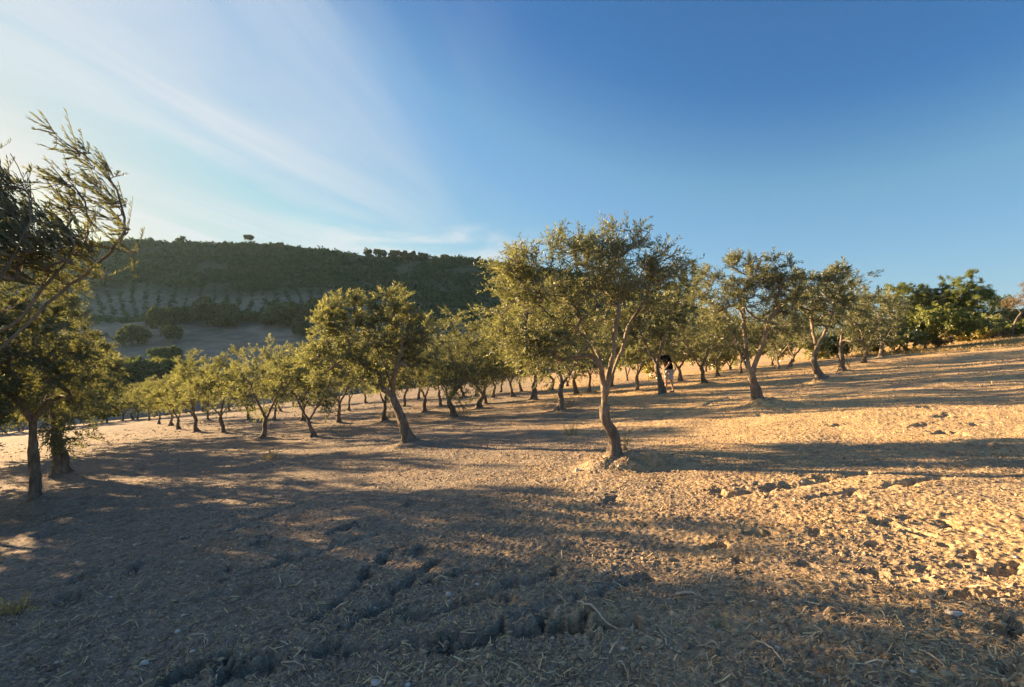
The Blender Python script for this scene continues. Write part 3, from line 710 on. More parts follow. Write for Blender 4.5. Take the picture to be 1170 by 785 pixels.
# suckers at the foot of the largest tree
def tuft(px, py, n, h, name, label, mat, seed, spread=.15, cat='plant', leaf=.05, width=.25, group=None, Y=None):
    x, y = hit(px, py) if Y is None else at_depth(px, Y)
    rng = np.random.default_rng(seed)
    a = rng.uniform(0, 6.28, n); S = np.column_stack([np.cos(a)*spread*.5*rng.uniform(0, 1, n), np.sin(a)*spread*.5*rng.uniform(0, 1, n), np.full(n, -.02)])
    D = np.column_stack([np.cos(a)*.35, np.sin(a)*.35, np.ones(n)])+rng.normal(0, .18, (n, 3)); D /= np.linalg.norm(D, axis=1)[:, None]
    L = h*rng.uniform(.5, 1.1, n)
    V, F, t = leaves_along(rng, S, D, L, 16, leaf, width, .1, .7)
    SV, SF = [], []
    for s, d, l in zip(S, D, L): tube(np.array([s, s+d*l*.5, s+d*l]), [.004, .003, .0015], 3, SV, SF)
    root = empty(name, (x, y, float(ground_z(x, y)[0]))); tag(root, label, cat, group)
    link('stems', mesh_n(name+'_stems', np.concatenate(SV), np.concatenate(SF), True), M_LIMB, root)
    link('leaves', mesh_n(name+'_leaves', V, F, False, t), mat, root)
tuft(711, 517, 12, .45, 'olive_sucker', 'thin leafy shoots growing at the right foot of the largest tree', M_OLIVE, 51)
tuft(646, 470, 26, .65, 'olive_sucker', 'dark leafy shoots at the foot of the golden olive behind the largest tree', M_OLIVE_DARK, 52, .4)
tuft(866, 458, 6, .8, 'olive_sucker', 'single pale shoots rising beside the foot of the V-forked olive', M_OLIVE, 53, .2)
tuft(652, 497, 14, .25, 'dry_weed', 'low dry weed left of the largest trunk in the lit strip', M_GRASS, 54, .3)
tuft(12, 700, 18, .16, 'dry_weed', 'yellow dry weed tuft at the left border in the shade', M_GRASS, 55, .3)
tuft(440, 482, 20, .5, 'dry_weed', 'straw-coloured tuft at the lit foot behind the leaning trunk', M_GRASS, 56, .4)
tuft(310, 527, 14, .25, 'dry_weed', 'straw-coloured weed on the lit strip in front of the left descending row', M_GRASS, 57, .3)

# ------------------------------------------------------------------ shrubs and trees beyond the orchard
def foliage_plant(name, seed, W, H, n_t, sprigs, nleaf, leaf, width, mat, label, cat, px, Y, top=None, trunk_h=.1, cz=.52, hz=.48, lumps=None, nl=8, lr=.42, group=None, up=.3, rb=.08, spread=.9, sl=.3, droop=.2, rise=0.0, bark=None):
    """one bush or tree; H in metres (or from the height TOP it has above the ground at that place)"""
    rng = np.random.default_rng(seed); x, y = at_depth(px, Y); z = float(macro(x, y))
    if top is not None: H = EYE+(HORIZON-top)/FPX*Y-z
    H = max(H, .8)
    if lumps is None: lumps = lumps_ball(rng, 0, 0, cz*H, W*.5, W*.5, hz*H, nl, lr)
    else: lumps = [(a*W, b*W, c*H, d*W, d*W, e*H) for a, b, c, d, e in lumps]
    th = max(trunk_h*H, .12)
    limbs = [[(math.cos(a)*W*.12, math.sin(a)*W*.12, th+.2*H), (math.cos(a)*W*.25, math.sin(a)*W*.25, th+.4*H)] for a in rng.uniform(0, 6.28, 3)]
    if trunk_h > .25: limbs = [[(0, 0, th+.2*H), (.02*W, 0, th+.45*H)]]+limbs
    parts = build_tree(name, seed, [(0, 0, -.1), (.02, 0, th*.5), (0, .02, th)], limbs, lumps, n_t, sprigs, nleaf, leaf, width, rb, sl, droop, spread, up, mats=(bark or M_BARK, bark or M_LIMB, mat), twig_geo=False)
    return plant(name, parts, (x, y, z), 0, 1, label, cat, group)

foliage_plant('shrub', 61, 6.6, 0, 300, 8, 24, .12, .5, M_BRIGHT, 'large rounded bright green bush at the upper end of the tree row', 'shrub', 1057, 38, 350, up=.2)
foliage_plant('shrub', 62, 3.4, 0, 110, 6, 15, .16, .5, M_SCRUB, 'dull green bush tucked low against the left side of the bright green one', 'shrub', 1024, 37, 372)
foliage_plant('pine_tree', 63, 6.2, 0, 300, 8, 28, .15, .14, M_CONIFER, 'flat-topped pine with a lit left side behind the bright green bush', 'tree', 1034, 54, 322, .42, lumps=[(0, 0, .80, .38, .14), (-.25, 0, .72, .26, .12), (.28, 0, .74, .26, .13), (0, 0, .6, .34, .12), (.1, .1, .9, .2, .09), (-.2, 0, .88, .16, .08), (.3, 0, .9, .13, .07), (0, 0, .4, .3, .16)])
foliage_plant('pine_tree', 64, 4.4, 0, 180, 7, 18, .20, .14, M_PINE, 'low dark pine between the flat-topped pine and the ragged tall one', 'tree', 1067, 53, 336, .4, cz=.68, hz=.34)
foliage_plant('pine_tree', 65, 4.6, 0, 260, 7, 18, .20, .14, M_PINE, 'dense dark pine left against the ragged tall conifer', 'tree', 1083, 52, 320, .3, cz=.58, hz=.42)
foliage_plant('conifer', 66, 5.2, 0, 340, 8, 28, .15, .16, M_CONIFER, 'tallest conifer on the right with a ragged pointed top', 'tree', 1108, 51, 306, .3, lumps=[(0, 0, .45, .42, .18), (-.15, 0, .62, .28, .14), (.2, 0, .60, .24, .12), (.02, 0, .78, .2, .12), (.08, 0, .9, .11, .10), (.33, 0, .66, .10, .07), (-.2, 0, .8, .12, .07), (.0, .1, .3, .4, .16)], up=.6, sl=.4)
foliage_plant('shrub', 67, 5.4, 0, 200, 6, 15, .16, .45, M_YELLOW, 'yellow-green broom-like bush at the foot of the ragged conifer', 'shrub', 1097, 42, 370)
foliage_plant('shrub', 68, 6, 0, 220, 6, 15, .15, .4, M_SCRUB, 'olive green bush right of the yellow-green one on the bank', 'shrub', 1122, 47, 358)
foliage_plant('shrub', 69, 6, 0, 220, 6, 15, .15, .4, M_SCRUB, 'higher olive green bush on the bank, below the small far pine', 'shrub', 1146, 50, 352)
foliage_plant('pine_tree', 70, 3.0, 0, 90, 6, 16, .2, .15, M_PINE, 'small far pine poking out above the bushes near the right border', 'tree', 1146, 62, 338, .4, cz=.7, hz=.3)
foliage_plant('shrub', 71, 3.0, 0, 90, 5, 12, .14, .2, M_DRY, 'grey-brown dry bush at the front of the bank', 'shrub', 1125, 42, 377)
foliage_plant('shrub', 72, 2.4, 0, 80, 5, 12, .14, .2, M_DRY, 'brown dry bush beside the leaning thin tree', 'shrub', 1147, 43, 374)
foliage_plant('shrub', 73, 2.0, 0, 60, 5, 12, .14, .3, M_DRY, 'small rusty dry bush in front of the bright green one', 'shrub', 1072, 39, 390)
foliage_plant('shrub', 77, 3.6, 0, 160, 7, 18, .12, .4, M_SCRUB, 'sunlit green bush on the bank left of the leaning thin tree', 'shrub', 1133, 43, 362)
foliage_plant('shrub', 78, 3.0, 0, 140, 7, 18, .12, .4, M_CONIFER, 'green bush at the right border in front of the leaning thin tree', 'shrub', 1176, 41, 368)
foliage_plant('shrub', 74, 5, 0, 160, 6, 15, .16, .4, M_SCRUB, 'olive green bush cut by the right border behind the leaning thin tree', 'shrub', 1185, 48, 352)
# thin leaning tree at the right border
xx, yy = at_depth(1157, 41); zz = float(macro(xx, yy)); kq = 41/FPX
Pq = lambda px, py, dy=0: ((px-1157)*kq, dy, EYE+(HORIZON-py)*kq-zz)
pq = build_tree('leaning_tree', 75, [(0, 0, -.1), Pq(1158, 380), Pq(1161, 368), Pq(1168, 358)], [[Pq(1176, 348), Pq(1182, 335)], [Pq(1166, 348, .3), Pq(1160, 342, .4)], [Pq(1185, 352, -.3), Pq(1198, 345, -.3)]],
                [(*Pq(1172, 345), 1.5, 1.2, .55), (*Pq(1190, 342), 1.3, 1, .8), (*Pq(1160, 347), .7, .7, .4), (*Pq(1176, 330), .8, .6, .5)], 110, 6, 12, .11, .2, .075, .35, mats=(M_BARK, M_BARK, M_DRY), twig_geo=False)
plant('bare_tree', pq, (xx, yy, zz), 0, 1, 'thin dark tree with sparse brown foliage leaning right at the right border', 'tree')
# dark pine seen through the crown of the largest tree, and the thicket behind the orchard
foliage_plant('pine_tree', 76, 5.2, 0, 190, 7, 18, .2, .15, M_PINE, 'dark pine showing through the right side of the largest tree', 'tree', 771, 47, 300, .35, cz=.68, hz=.34)
TH = [(-25, 50, 455, 4.0, 'S', 'dull green bush at the far left border behind the left row'), (28, 52, 452, 4.4, 'P', 'dark bush behind the straight-trunked left olive, far off'), (75, 54, 455, 4.4, 'S', 'dull green bush far behind the left row'), (118, 56, 458, 4.6, 'P', 'dark bush where the earth track bends out of sight'),
      (716, 38, 388, 2.8, 'B', 'yellow-green thicket bush behind the fork of the largest tree'), (741, 39, 378, 3.2, 'Y', 'golden thicket bush left of the walking person'),
      (776, 40, 388, 2.8, 'S', 'dull green thicket bush right behind the walking person'), (806, 40, 380, 3.2, 'S', 'dull green thicket bush behind the olive that leans right of the person'),
      (834, 40, 386, 2.6, 'Y', 'golden thicket bush left of the pale V-shaped fork'), (853, 41, 372, 3.2, 'S', 'tall dull green thicket bush behind the pale V-shaped fork'),
      (882, 41, 384, 2.8, 'Y', 'golden thicket bush between the V-forked and the crooked olive'), (906, 42, 362, 3.6, 'B', 'bright green thicket tree left of the crooked olive'),
      (932, 42, 380, 2.8, 'S', 'dull green thicket bush behind the crooked olive trunk'), (957, 42, 378, 3.0, 'P', 'dark thicket bush right of the crooked olive trunk'),
      (984, 43, 372, 3.2, 'P', 'dark thicket bush behind the pale curved stem'), (1008, 43, 374, 3.0, 'P', 'dark thicket bush behind the candelabra stems')]
MT = {'B': M_BRIGHT, 'Y': M_YELLOW, 'S': M_SCRUB, 'P': M_PINE}
for i, (px, Y, top, W, mk, lab) in enumerate(TH):
    foliage_plant('thicket_bush', 80+i, W, 0, 85, 6, 14, .16, .42, MT[mk], lab, 'shrub', px, Y-3, top, group='bushes along the back edge of the orchard')

def dry_grass():
    rng = np.random.default_rng(91)
    S = []
    while len(S) < 8000:
        px = rng.uniform(880, 1260); Y = rng.uniform(30, 47); x, y = at_depth(px, Y)
        e = .8*x+.25*y
        if e < 27.5+rng.uniform(0, 5): continue
        if noise(np.array([x*.4]), np.array([y*.4]), 92)[0] < -.05: continue
        S.append((x, y))
    S = np.array(S); n = len(S); z = macro(S[:, 0], S[:, 1])
    D = rng.normal(0, .3, (n, 3)); D[:, 2] = 1; D /= np.linalg.norm(D, axis=1)[:, None]
    V, F, t = leaves_along(rng, np.column_stack([S, z-.03]), D, rng.uniform(.06, .22, n), 7, .13, .10, .1, .6)
    o = link('dry_grass', mesh_n('dry_grass', V, F, False, t), M_GRASS); tag(o, 'dry straw-coloured grass on the bank below the scrub', 'grass', kind='stuff')
dry_grass()

# ------------------------------------------------------------------ person among the trees
def skin_person(px, py):
    x, y = hit(px, py); z = float(ground_z(x, y)[0])
    root = empty('person', (x, y, z), R(0)); tag(root, 'person in a black t-shirt and pale shorts stooping beside an olive trunk', 'person')
    def grow(name, verts, edges, radii, mat, root_i=0, sub=2):
        me = bpy.data.meshes.new(name); me.from_pydata(verts, edges, [])
        o = link(name, me, mat, root)
        md = o.modifiers.new('skin', 'SKIN'); md.use_smooth_shade = True
        sv = me.skin_vertices[0].data
        for i, r in enumerate(radii): sv[i].radius = (r, r) if not isinstance(r, tuple) else r; sv[i].use_root = (i == root_i)
        o.modifiers.new('sub', 'SUBSURF').levels = sub; o.modifiers['sub'].render_levels = sub
        return o
    ms, nt, b = new_mat('skin', .6, .3); b.inputs['Base Color'].default_value = (.42, .25, .17, 1)
    def cloth(nm, c):
        m, nt, b = new_mat(nm, .95, .1)
        n = noise_node(nt, N(nt, 'ShaderNodeTexCoord').outputs['Object'], 60, 4, .6)
        r = ramp(nt, n.outputs['Fac'], [(.3, tuple(v*.8 for v in c)), (.7, tuple(v*1.2 for v in c))]); nt.links.new(r.outputs['Color'], b.inputs['Base Color']); return m
    mk, mw, mh, mshoe = cloth('black_cotton', (.012, .012, .014)), cloth('pale_cotton', (.42, .41, .40)), cloth('dark_hair', (.02, .016, .012)), cloth('grey_shoe', (.16, .15, .14))
    # facing left and away; back bent forward a little, arms reaching into the branches
    V = [(0, 0, .95), (-.04, .02, 1.12), (-.10, .05, 1.30), (-.15, .07, 1.44), (-.20, .09, 1.54), (-.23, .10, 1.66), (-.25, .10, 1.72),   # pelvis .. crown 0-6
         (-.10, -.10, 1.41), (-.04, -.20, 1.18), (-.18, -.20, 1.00), (-.22, -.20, .93),   # near arm 7-10
         (-.17, .24, 1.43), (-.30, .34, 1.28), (-.48, .36, 1.38), (-.55, .36, 1.42),      # far arm 11-14
         (.01, -.09, .90), (.03, -.12, .50), (.12, -.13, .09), (.02, -.14, .04),          # near leg 15-18
         (-.01, .10, .90), (-.10, .13, .51), (-.09, .14, .09), (-.20, .15, .04)]          # far leg 19-22
    E = [(0, 1), (1, 2), (2, 3), (3, 4), (4, 5), (5, 6), (3, 7), (7, 8), (8, 9), (9, 10), (3, 11), (11, 12), (12, 13), (13, 14), (0, 15), (15, 16), (16, 17), (17, 18), (0, 19), (19, 20), (20, 21), (21, 22)]
    rad = [(.13, .10), (.12, .10), (.14, .11), (.13, .10), .055, (.085, .10), .07, .058, .045, .036, .03, .058, .045, .036, .03, .085, .058, .04, .035, .085, .058, .04, .035]
    grow('body', V, E, rad, ms)
    # t-shirt: torso and short sleeves
    TV = [(.01, 0, .84), (-.01, .01, .98), (-.04, .02, 1.12), (-.10, .05, 1.30), (-.16, .07, 1.48), (-.10, -.10, 1.42), (-.05, -.18, 1.20), (-.17, .24, 1.44), (-.27, .32, 1.31)]
    grow('shirt', TV, [(0, 1), (1, 2), (2, 3), (3, 4), (3, 5), (5, 6), (3, 7), (7, 8)], [(.20, .17), (.20, .17), (.20, .17), (.22, .18), (.13, .11), .10, .085, .10, .085], mk, 2)
    SV = [(0, 0, .93), (.01, -.09, .84), (.03, -.115, .47), (-.01, .10, .84), (-.09, .13, .49)]
    grow('shorts', SV, [(0, 1), (1, 2), (0, 3), (3, 4)], [(.17, .14), .125, .11, .125, .11], mw)
    grow('hair', [(-.22, .10, 1.66), (-.24, .10, 1.72), (-.20, .10, 1.70)], [(0, 1), (1, 2)], [(.088, .095), .085, .08], mh)
    for q, (a, b2) in enumerate([((.15, -.13, .045), (-.06, -.14, .04)), ((-.06, .14, .045), (-.27, .15, .04))]):
        grow('shoe', [a, tuple((a[i]+b2[i])/2 for i in range(3)), b2], [(0, 1), (1, 2)], [.05, .052, .042], mshoe, 0, 1)
    # five fingers on each hand
    for (hx, hy, hz), d in (((-.22, -.20, .93), (-.2, 0, -.98)), ((-.55, .36, 1.42), (-.85, 0, .5))):
        for f in range(5):
            o = (f-2)*.017; L = [.06, .085, .092, .085, .065][f]
            p = [(hx, hy+o*.7, hz), (hx+d[0]*L*.8, hy+o, hz+d[2]*L*.8), (hx+d[0]*L*1.3-.012, hy+o*1.15, hz+d[2]*L*1.3)]
            if f == 0: p[2] = (hx+d[0]*.05-.03, hy+o*2.0, hz+d[2]*.05)
            grow('finger', p, [(0, 1), (1, 2)], [.011, .009, .007], ms, 0, 1)
    return root
skin_person(765, 449)

# ------------------------------------------------------------------ hill across the valley
RX = np.array([-1200, -900, -640, -560, -304, -17, 60, 150, 300, 600.]); RZ = np.array([30, 40, 56, 70, 101, 81, 72, 44, 5, -20.])
PY = np.array([90, 120, 150, 200, 240, 268, 320, 380, 425, 470, 560, 760.]); PZ = np.array([-30, -17, -4, 8, 19.5, 26, 45, 78, 101, 108, 104, 70.])/101.0
def smooth_interp(x, xp, fp):
    h = 14.0
    return sum(np.interp(x+o*h, xp, fp) for o in (-1.5, -.75, 0, .75, 1.5))/5
def hill_z(x, y):
    x = np.asarray(x, float); y = np.asarray(y, float)
    rz = smooth_interp(x, RX, RZ); f = smooth_interp(y, PY, PZ)
    z = np.where(f > 0, f*rz, f*101)
    gul = 4.0*noise(x*.02+.3*noise(x*.05, y*.05, 62), y*.006, 61)+1.2*noise(x*.05, y*.03, 63)
    return z+gul*sstep(170, 300, y)
def hill_material():
    m, nt, b = new_mat('hillside', .95, .1)
    tc = N(nt, 'ShaderNodeTexCoord').outputs['Object']; sp = N(nt, 'ShaderNodeSeparateXYZ'); nt.links.new(tc, sp.inputs[0])
    n = noise_node(nt, tc, .03, 8, .65); f = noise_node(nt, tc, .35, 7, .7)
    fl = noise_node(nt, tc, .06, 7, .7, 1.2)
    field = ramp(nt, fl.outputs['Fac'], [(.3, (.13, .115, .088)), (.5, (.235, .195, .148)), (.7, (.37, .30, .22))]).outputs['Color']
    scrub = ramp(nt, f.outputs['Fac'], [(.3, (.045, .055, .030)), (.7, (.12, .125, .075))]).outputs['Color']
    pale = ramp(nt, f.outputs['Fac'], [(.3, (.11, .115, .082)), (.7, (.26, .24, .18))]).outputs['Color']
    wob = N(nt, 'ShaderNodeMath', operation='MULTIPLY_ADD'); nt.links.new(n.outputs['Fac'], wob.inputs[0]); wob.inputs[1].default_value = 60; nt.links.new(sp.outputs['Y'], wob.inputs[2])
    def band(v, lo, hi):
        r = N(nt, 'ShaderNodeMapRange', interpolation_type='SMOOTHSTEP'); nt.links.new(v, r.inputs['Value']); r.inputs['From Min'].default_value = lo; r.inputs['From Max'].default_value = hi; return r.outputs[0]
    c = mixc(nt, band(wob.outputs[0], 272, 280), field, pale)
    c = mixc(nt, band(wob.outputs[0], 350, 362), c, scrub)
    # the far right of the valley side is stony scrub
    xx = band(sp.outputs['X'], -75, -45); yy = band(sp.outputs['Y'], 300, 330)
    mul = N(nt, 'ShaderNodeMath', operation='MULTIPLY'); nt.links.new(xx, mul.inputs[0]); mul.inputs[1].default_value = .8
    c = mixc(nt, mul.outputs[0], c, ramp(nt, n.outputs['Fac'], [(.42, (.05, .06, .035)), (.58, (.17, .165, .13))]).outputs['Color'])
    c = mixc(nt, yy, c, scrub)
    nt.links.new(c, b.inputs['Base Color'])
    bp = N(nt, 'ShaderNodeBump', Strength=.6, Distance=.8); nt.links.new(f.outputs['Fac'], bp.inputs['Height']); nt.links.new(bp.outputs[0], b.inputs['Normal'])
    return m
def build_hill():
    xs = np.concatenate([np.arange(-1100, -360, 10), np.arange(-360, 60, 2.5), np.arange(60, 500, 10)]); ys = np.concatenate([np.arange(92, 440, 2.5), np.arange(440, 760, 10)])
    X, Y = np.meshgrid(xs, ys, indexing='ij'); Z = hill_z(X, Y)
    n, m = X.shape; i = np.arange(n-1)[:, None]*m; j = np.arange(m-1)[None, :]
    F = np.stack([i+j, i+m+j, i+m+j+1, i+j+1], -1).reshape(-1, 4)
    tag(link('hill', mesh_n('hill', np.stack([X, Y, Z], -1).reshape(-1, 3), F, True), hill_material()), kind='structure')
build_hill()
M_HFOREST = leaf_material('hill_forest', [(0, (.030, .062, .030)), (.5, (.055, .098, .048)), (1, (.095, .14, .065))], None, .15, .0)
M_HOLIVE = leaf_material('hill_plantation', [(0, (.045, .065, .038)), (1, (.085, .115, .066))], None, .2, .0)

def blob_forest(name, x, y, size, asp, seed, mat, label, cat, leafs=26):
    """many small crowns, each a burst of leaf clumps, in one mesh"""
    rng = np.random.default_rng(seed); n = len(x); z = hill_z(x, y)
    idx = np.repeat(np.arange(n), leafs); k = len(idx)
    u = rng.normal(size=(k, 3)); u /= np.linalg.norm(u, axis=1)[:, None]; u[:, 2] = np.abs(u[:, 2])*1.05-.12
    rr = rng.uniform(.45, 1.05, k)
    c = np.stack([x[idx], y[idx], z[idx]], 1)+u*rr[:, None]*np.stack([size[idx], size[idx], size[idx]*asp[idx]], 1)
    w = size[idx]*rng.uniform(.30, .55, k)
    a = rng.normal(size=(k, 3)); a /= np.linalg.norm(a, axis=1)[:, None]; b = np.cross(a, rng.normal(size=(k, 3))); b /= np.linalg.norm(b, axis=1)[:, None]
    V = np.stack([c-a*w[:, None], c+b*w[:, None]*.6, c+a*w[:, None], c-b*w[:, None]*.6], 1).reshape(-1, 3)
    t = np.clip(.6*rng.beta(2, 2, n)[idx]+.4*rng.uniform(0, 1, k), 0, 1)
    o = link(name, mesh_n(name, V, np.arange(4*k).reshape(-1, 4), False, t), mat); tag(o, label, cat, kind='stuff')
rg = np.random.default_rng(64)
n = 26000; hx = rg.uniform(-520, 130, n); hy = 318+rg.uniform(0, 1, n)**.8*128
lim = 330+22*noise(hx*.02, hy*0, 65)-70*sstep(-110, -30, hx)-20*sstep(-60, 30, hx)
hy2 = np.where(rg.uniform(0, 1, n) < .35, lim+rg.uniform(0, 70, n), hy)
vis = (hy2 > lim) & (np.abs(hx) < hy2*.95+30) & (noise(hx*.045, hy2*.045, 66)+.5*noise(hx*.15, hy2*.15, 68) > -.33)
hx, hy = hx[vis], hy2[vis]
blob_forest('hill_forest', hx, hy, np.clip(rg.lognormal(.28, .38, len(hx)), .7, 3.6), rg.uniform(.8, 1.7, len(hx)), 67, M_HFOREST, 'dark green scrub wood covering the upper hillside', 'wood', 20)
# rows of small trees running down the middle slope
px_, py_ = [], []
for row in np.arange(-345, -70, 7.2):
    for yy in np.arange(268, 340, 1.25):
        if rg.uniform() < .22: continue
        xq = row*(yy/300)+2.0*math.sin(yy*.05+row*.05)+rg.normal(0, .35)
        if noise(np.array([xq*.02]), np.array([yy*.03]), 71)[0] < -.38: continue
        px_.append(xq); py_.append(yy+rg.normal(0, .7))
px_, py_ = np.array(px_), np.array(py_)
blob_forest('hillside_plantation', px_, py_, np.clip(rg.lognormal(-.05, .35, len(px_)), .4, 2.2), rg.uniform(.7, 1.1, len(px_)), 72, M_HOLIVE, 'grey-green rows of small planted trees running down the middle of the hillside', 'plantation', 14)
# hedge-like scrub along the terraces' foot and the far right valley side
n = 2600; sx = rg.uniform(-330, 40, n); sy = np.where(rg.uniform(0, 1, n) < .5, 258+rg.normal(0, 4, n)+8*noise(sx*.02, sx*0, 73), rg.uniform(150, 330, n))
keep = ((sx < -60) & (sy > 246) & (sy < 270)) | ((sx > -70) & (noise(sx*.05, sy*.05, 74) > -.05)); sx, sy = sx[keep], sy[keep]
blob_forest('hillside_scrub', sx, sy, rg.uniform(.8, 2.0, len(sx)), rg.uniform(.6, 1.0, len(sx)), 75, M_HFOREST, 'dark low scrub along the foot of the plantation and on the stony slope', 'scrub', 22)

def hill_tree(name, px, Y, W, H, label, seed, n_t=70, trunk_h=.15, mat=None, cz=.55, hz=.45, group=None, lumps=None):
    rng = np.random.default_rng(seed); x = (px-585)/FPX*Y; z = float(hill_z(x, Y))
    lu = lumps or lumps_ball(rng, 0, 0, cz*H, W*.5, W*.5, hz*H, 7, .45)
    th = max(trunk_h*H, .3)
    parts = build_tree(name, seed, [(0, 0, -.5), (0, 0, th*.5), (.1, 0, th)], [[(0, 0, th+.3*H)], [(W*.15, 0, th+.25*H)], [(-W*.15, 0, th+.25*H)]], lu, n_t, 5, 9, W*.13, .5, W*.03, W*.10, mats=(M_BARK, M_BARK, mat or M_PINE), twig_geo=False, flare=.3)
    plant(name, parts, (x, Y, z), 0, 1, label, 'tree', group)
HG = 'dark trees around the bare field'
for a in [(165, 150, 17, 7.0, 'darkest broad evergreen right below the bare field, above the left row of olives', 101), (150, 200, 10, 8, 'dark evergreen at the left end of the bare field', 102),
          (183, 215, 9, 12, 'tall dark evergreen standing in the left of the bare field', 103), (176, 236, 14, 7, 'long dark evergreen below the terraces, left', 104), (207, 243, 12, 7, 'dark evergreen with a flat outline at the top left of the bare field', 105),
          (243, 240, 17, 11, 'largest round dark evergreen at the top of the bare field', 106), (258, 234, 9, 7, 'small dark evergreen leaning against the largest round one', 107), (332, 238, 18, 11, 'dark evergreen at the right end of the bare field behind the olives', 108),
          (288, 246, 9, 5, 'brownish low tree between the two round evergreens', 109), (365, 250, 16, 11, 'dark evergreen just above the leaning olive', 110), (198, 205, 7, 7, 'narrow dark evergreen right of the tall one in the bare field', 111), (222, 252, 8, 4, 'low dark bush beside the flat-outlined evergreen', 112),
          (303, 240, 7, 4, 'low dark bush on the pale upper edge of the bare field', 113), (345, 215, 8, 6, 'dark evergreen peeping over the golden olives at the right of the bare field', 114), (192, 170, 9, 5, 'dark low tree at the right of the darkest broad evergreen', 115)]:
    px, Y, W, H, lab, sd = a; hill_tree('evergreen_tree', px, Y, W, H, lab, sd, 90, .08, group=HG)
RG = 'pines on the ridge of the hill'
for a in [(205, 428, 7.5, 7, 'round pine alone on the ridge, left', 121), (282, 428, 8.5, 7.5, 'flat umbrella pine on the ridge', 122), (318, 428, 7, 5, 'small pine on the ridge right of the umbrella pine', 123), (419, 428, 7, 8, 'first and tallest pine of the ridge group', 124),
          (434, 428, 10, 8.5, 'second pine of the ridge group, broad', 125), (449, 428, 9, 8, 'third pine of the ridge group', 126), (461, 428, 8, 8, 'fourth pine of the ridge group', 127), (471, 428, 8, 7, 'last pine of the ridge group', 128), (484, 428, 10, 5.5, 'low bush-like pine right of the ridge group', 129), (508, 428, 8, 4, 'tiny pine on the descending ridge', 130)]:
    px, Y, W, H, lab, sd = a
    lu = [(0, 0, .82*H, W*.5, W*.5, .14*H), (W*.2, 0, .9*H, W*.25, W*.25, .1*H)] if sd == 122 else None
    hill_tree('pine_tree', px, Y, W, H, lab, sd, 60, .36 if sd == 122 else .08, group=RG, cz=.55, hz=.45, lumps=lu)

# ------------------------------------------------------------------ sky, sun, camera
w = bpy.data.worlds.new('World'); scene.world = w; w.use_nodes = True; nt = w.node_tree
bg = nt.nodes['Background']
sky = N(nt, 'ShaderNodeTexSky', sky_type='NISHITA', sun_disc=False); sky.sun_elevation = R(SUN_EL); sky.sun_rotation = R(SUN_AZ)
sky.altitude = 200; sky.air_density = 1.0; sky.dust_density = .7; sky.ozone_density = 2.0
tc = N(nt, 'ShaderNodeTexCoord').outputs['Generated']
sp = N(nt, 'ShaderNodeSeparateXYZ'); nt.links.new(tc, sp.inputs[0])
zz_ = N(nt, 'ShaderNodeMath', operation='MAXIMUM'); nt.links.new(sp.outputs['Z'], zz_.inputs[0]); zz_.inputs[1].default_value = .06
dv = N(nt, 'ShaderNodeVectorMath', operation='DIVIDE'); nt.links.new(tc, dv.inputs[0])
cb = N(nt, 'ShaderNodeCombineXYZ')
for i in range(3): nt.links.new(zz_.outputs[0], cb.inputs[i])
nt.links.new(cb.outputs[0], dv.inputs[1])
mp0 = N(nt, 'ShaderNodeMapping'); nt.links.new(dv.outputs[0], mp0.inputs['Vector']); mp0.inputs['Rotation'].default_value = (0, 0, R(14))
mp = N(nt, 'ShaderNodeMapping'); nt.links.new(mp0.outputs[0], mp.inputs['Vector']); mp.inputs['Scale'].default_value = (1.25, .26, 0); mp.inputs['Location'].default_value = (.37, .2, 0)
c1 = noise_node(nt, mp.outputs[0], 1.15, 8, .55, .8)
def smooth(v, lo, hi):
    r = N(nt, 'ShaderNodeMapRange', interpolation_type='SMOOTHSTEP'); nt.links.new(v, r.inputs['Value']); r.inputs['From Min'].default_value = lo; r.inputs['From Max'].default_value = hi; return r.outputs[0]
def mth(op, a, b):
    n = N(nt, 'ShaderNodeMath', operation=op)
    for i, v in enumerate((a, b)):
        if hasattr(v, 'links'): nt.links.new(v, n.inputs[i])
        else: n.inputs[i].default_value = v
    return n.outputs[0]
# cirrus over the left half of the sky, and a low bank above the hill
reg = smooth(sp.outputs['X'], .08, -.55)
cr = smooth(c1.outputs['Fac'], .38, .72)
mpl = N(nt, 'ShaderNodeMapping'); nt.links.new(tc, mpl.inputs['Vector']); mpl.inputs['Scale'].default_value = (5, 5, 24)
c3 = noise_node(nt, mpl.outputs[0], 1.0, 6, .55, .5)
low = mth('MULTIPLY', mth('MULTIPLY', smooth(sp.outputs['Z'], .17, .20), smooth(sp.outputs['Z'], .262, .225)), mth('MULTIPLY', smooth(sp.outputs['X'], -.46, -.28), smooth(sp.outputs['X'], .10, -.08)))
low = mth('MULTIPLY', low, smooth(c3.outputs['Fac'], .36, .60))
m1 = N(nt, 'ShaderNodeMath', operation='MAXIMUM'); nt.links.new(mth('MULTIPLY', mth('MULTIPLY', cr, reg), .80), m1.inputs[0]); nt.links.new(mth('MULTIPLY', low, .7), m1.inputs[1])
m2 = N(nt, 'ShaderNodeMath', operation='MULTIPLY'); nt.links.new(m1.outputs[0], m2.inputs[0]); m2.inputs[1].default_value = 1.0
CLOUD0 = sky.outputs[0]
dv1 = N(nt, 'ShaderNodeVectorMath', operation='SCALE'); nt.links.new(sky.outputs[0], dv1.inputs[0]); dv1.inputs['Scale'].default_value = .1
cu = nt.nodes.new('ShaderNodeRGBCurve'); nt.links.new(dv1.outputs[0], cu.inputs['Color'])
EXPOSURE = 2.5
K = 2**1.6*.9; K1 = 2**EXPOSURE*.9
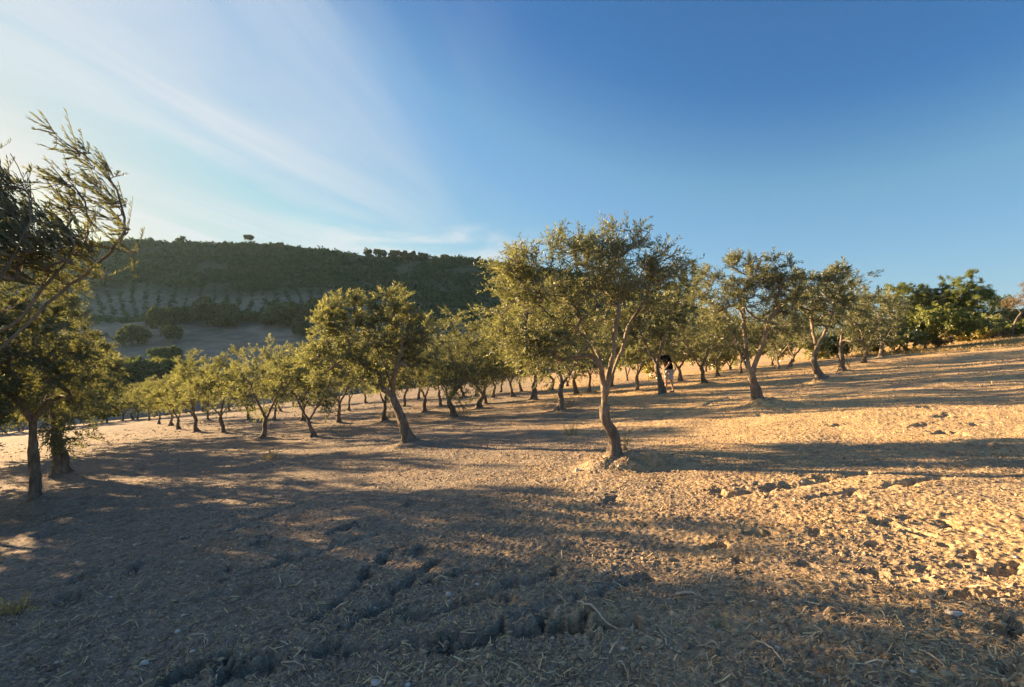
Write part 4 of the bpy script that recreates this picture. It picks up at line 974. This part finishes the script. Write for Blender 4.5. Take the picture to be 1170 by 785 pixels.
def curve(ch, pts):
    c = cu.mapping.curves[ch]; P = [(0, 0)]+[(a/K, b/K1) for a, b in pts]+[(1, (pts[-1][1]+.8)/K1)]
    while len(c.points) < len(P): c.points.new(.5, .5)
    for p, (u, v) in zip(c.points, P): p.location = (u, v); p.handle_type = 'VECTOR'
curve(0, [(.20, .054), (.283, .175), (.37, .22), (.8, .50), (1.6, .78)])
curve(1, [(.356, .204), (.479, .392), (.604, .46), (1.0, .69), (1.8, .82)])
curve(2, [(.578, .495), (.768, .695), (.823, .73), (1.2, .79), (2.0, .73)])
cu.mapping.update()
CLOUD = mixc(nt, m2.outputs[0], cu.outputs[0], (.80/K1, .82/K1, .85/K1))
nt.links.new(CLOUD, bg.inputs['Color']); bg.inputs['Strength'].default_value = .9

sun = bpy.data.lights.new('sun', 'SUN'); sun.energy = 5.0; sun.angle = R(.5); sun.color = (1, .67, .35)
so = bpy.data.objects.new('sun', sun); COL.objects.link(so)
so.rotation_euler = Vector(TO_SUN).to_track_quat('Z', 'Y').to_euler()

cam = bpy.data.cameras.new('camera'); cam.sensor_width = 36; cam.lens = FPX/1170*36; cam.clip_start = .05; cam.clip_end = 5000
co = bpy.data.objects.new('camera', cam); COL.objects.link(co); co.location = (0, 0, EYE); co.rotation_euler = (math.pi/2+PITCH, 0, 0); scene.camera = co
scene.view_settings.view_transform = 'Standard'; scene.view_settings.look = 'None'; scene.view_settings.gamma = 1
scene.view_settings.exposure = EXPOSURE
scene.cycles.max_bounces = 6; scene.cycles.transparent_max_bounces = 4

# ------------------------------------------------------------------ the air over the valley
def build_haze():
    bm = bmesh.new(); bmesh.ops.create_cube(bm, size=1)
    lo = np.array([-1105., -30., -60.]); hi = np.array([510., 765., 128.])
    for v in bm.verts: v.co = Vector(lo+(np.array(v.co)+.5)*(hi-lo))
    me = bpy.data.meshes.new('haze'); bm.to_mesh(me); bm.free()
    m = bpy.data.materials.new('air'); m.use_nodes = True; nt = m.node_tree; nt.nodes.remove(nt.nodes['Principled BSDF'])
    v = nt.nodes.new('ShaderNodeVolumePrincipled'); v.inputs['Color'].default_value = (.55, .82, 1, 1); v.inputs['Density'].default_value = HAZE; v.inputs['Anisotropy'].default_value = .2
    nt.links.new(v.outputs[0], nt.nodes['Material Output'].inputs['Volume'])
    o = link('haze', me, m); tag(o, kind='stuff')
HAZE = .00007
build_haze()
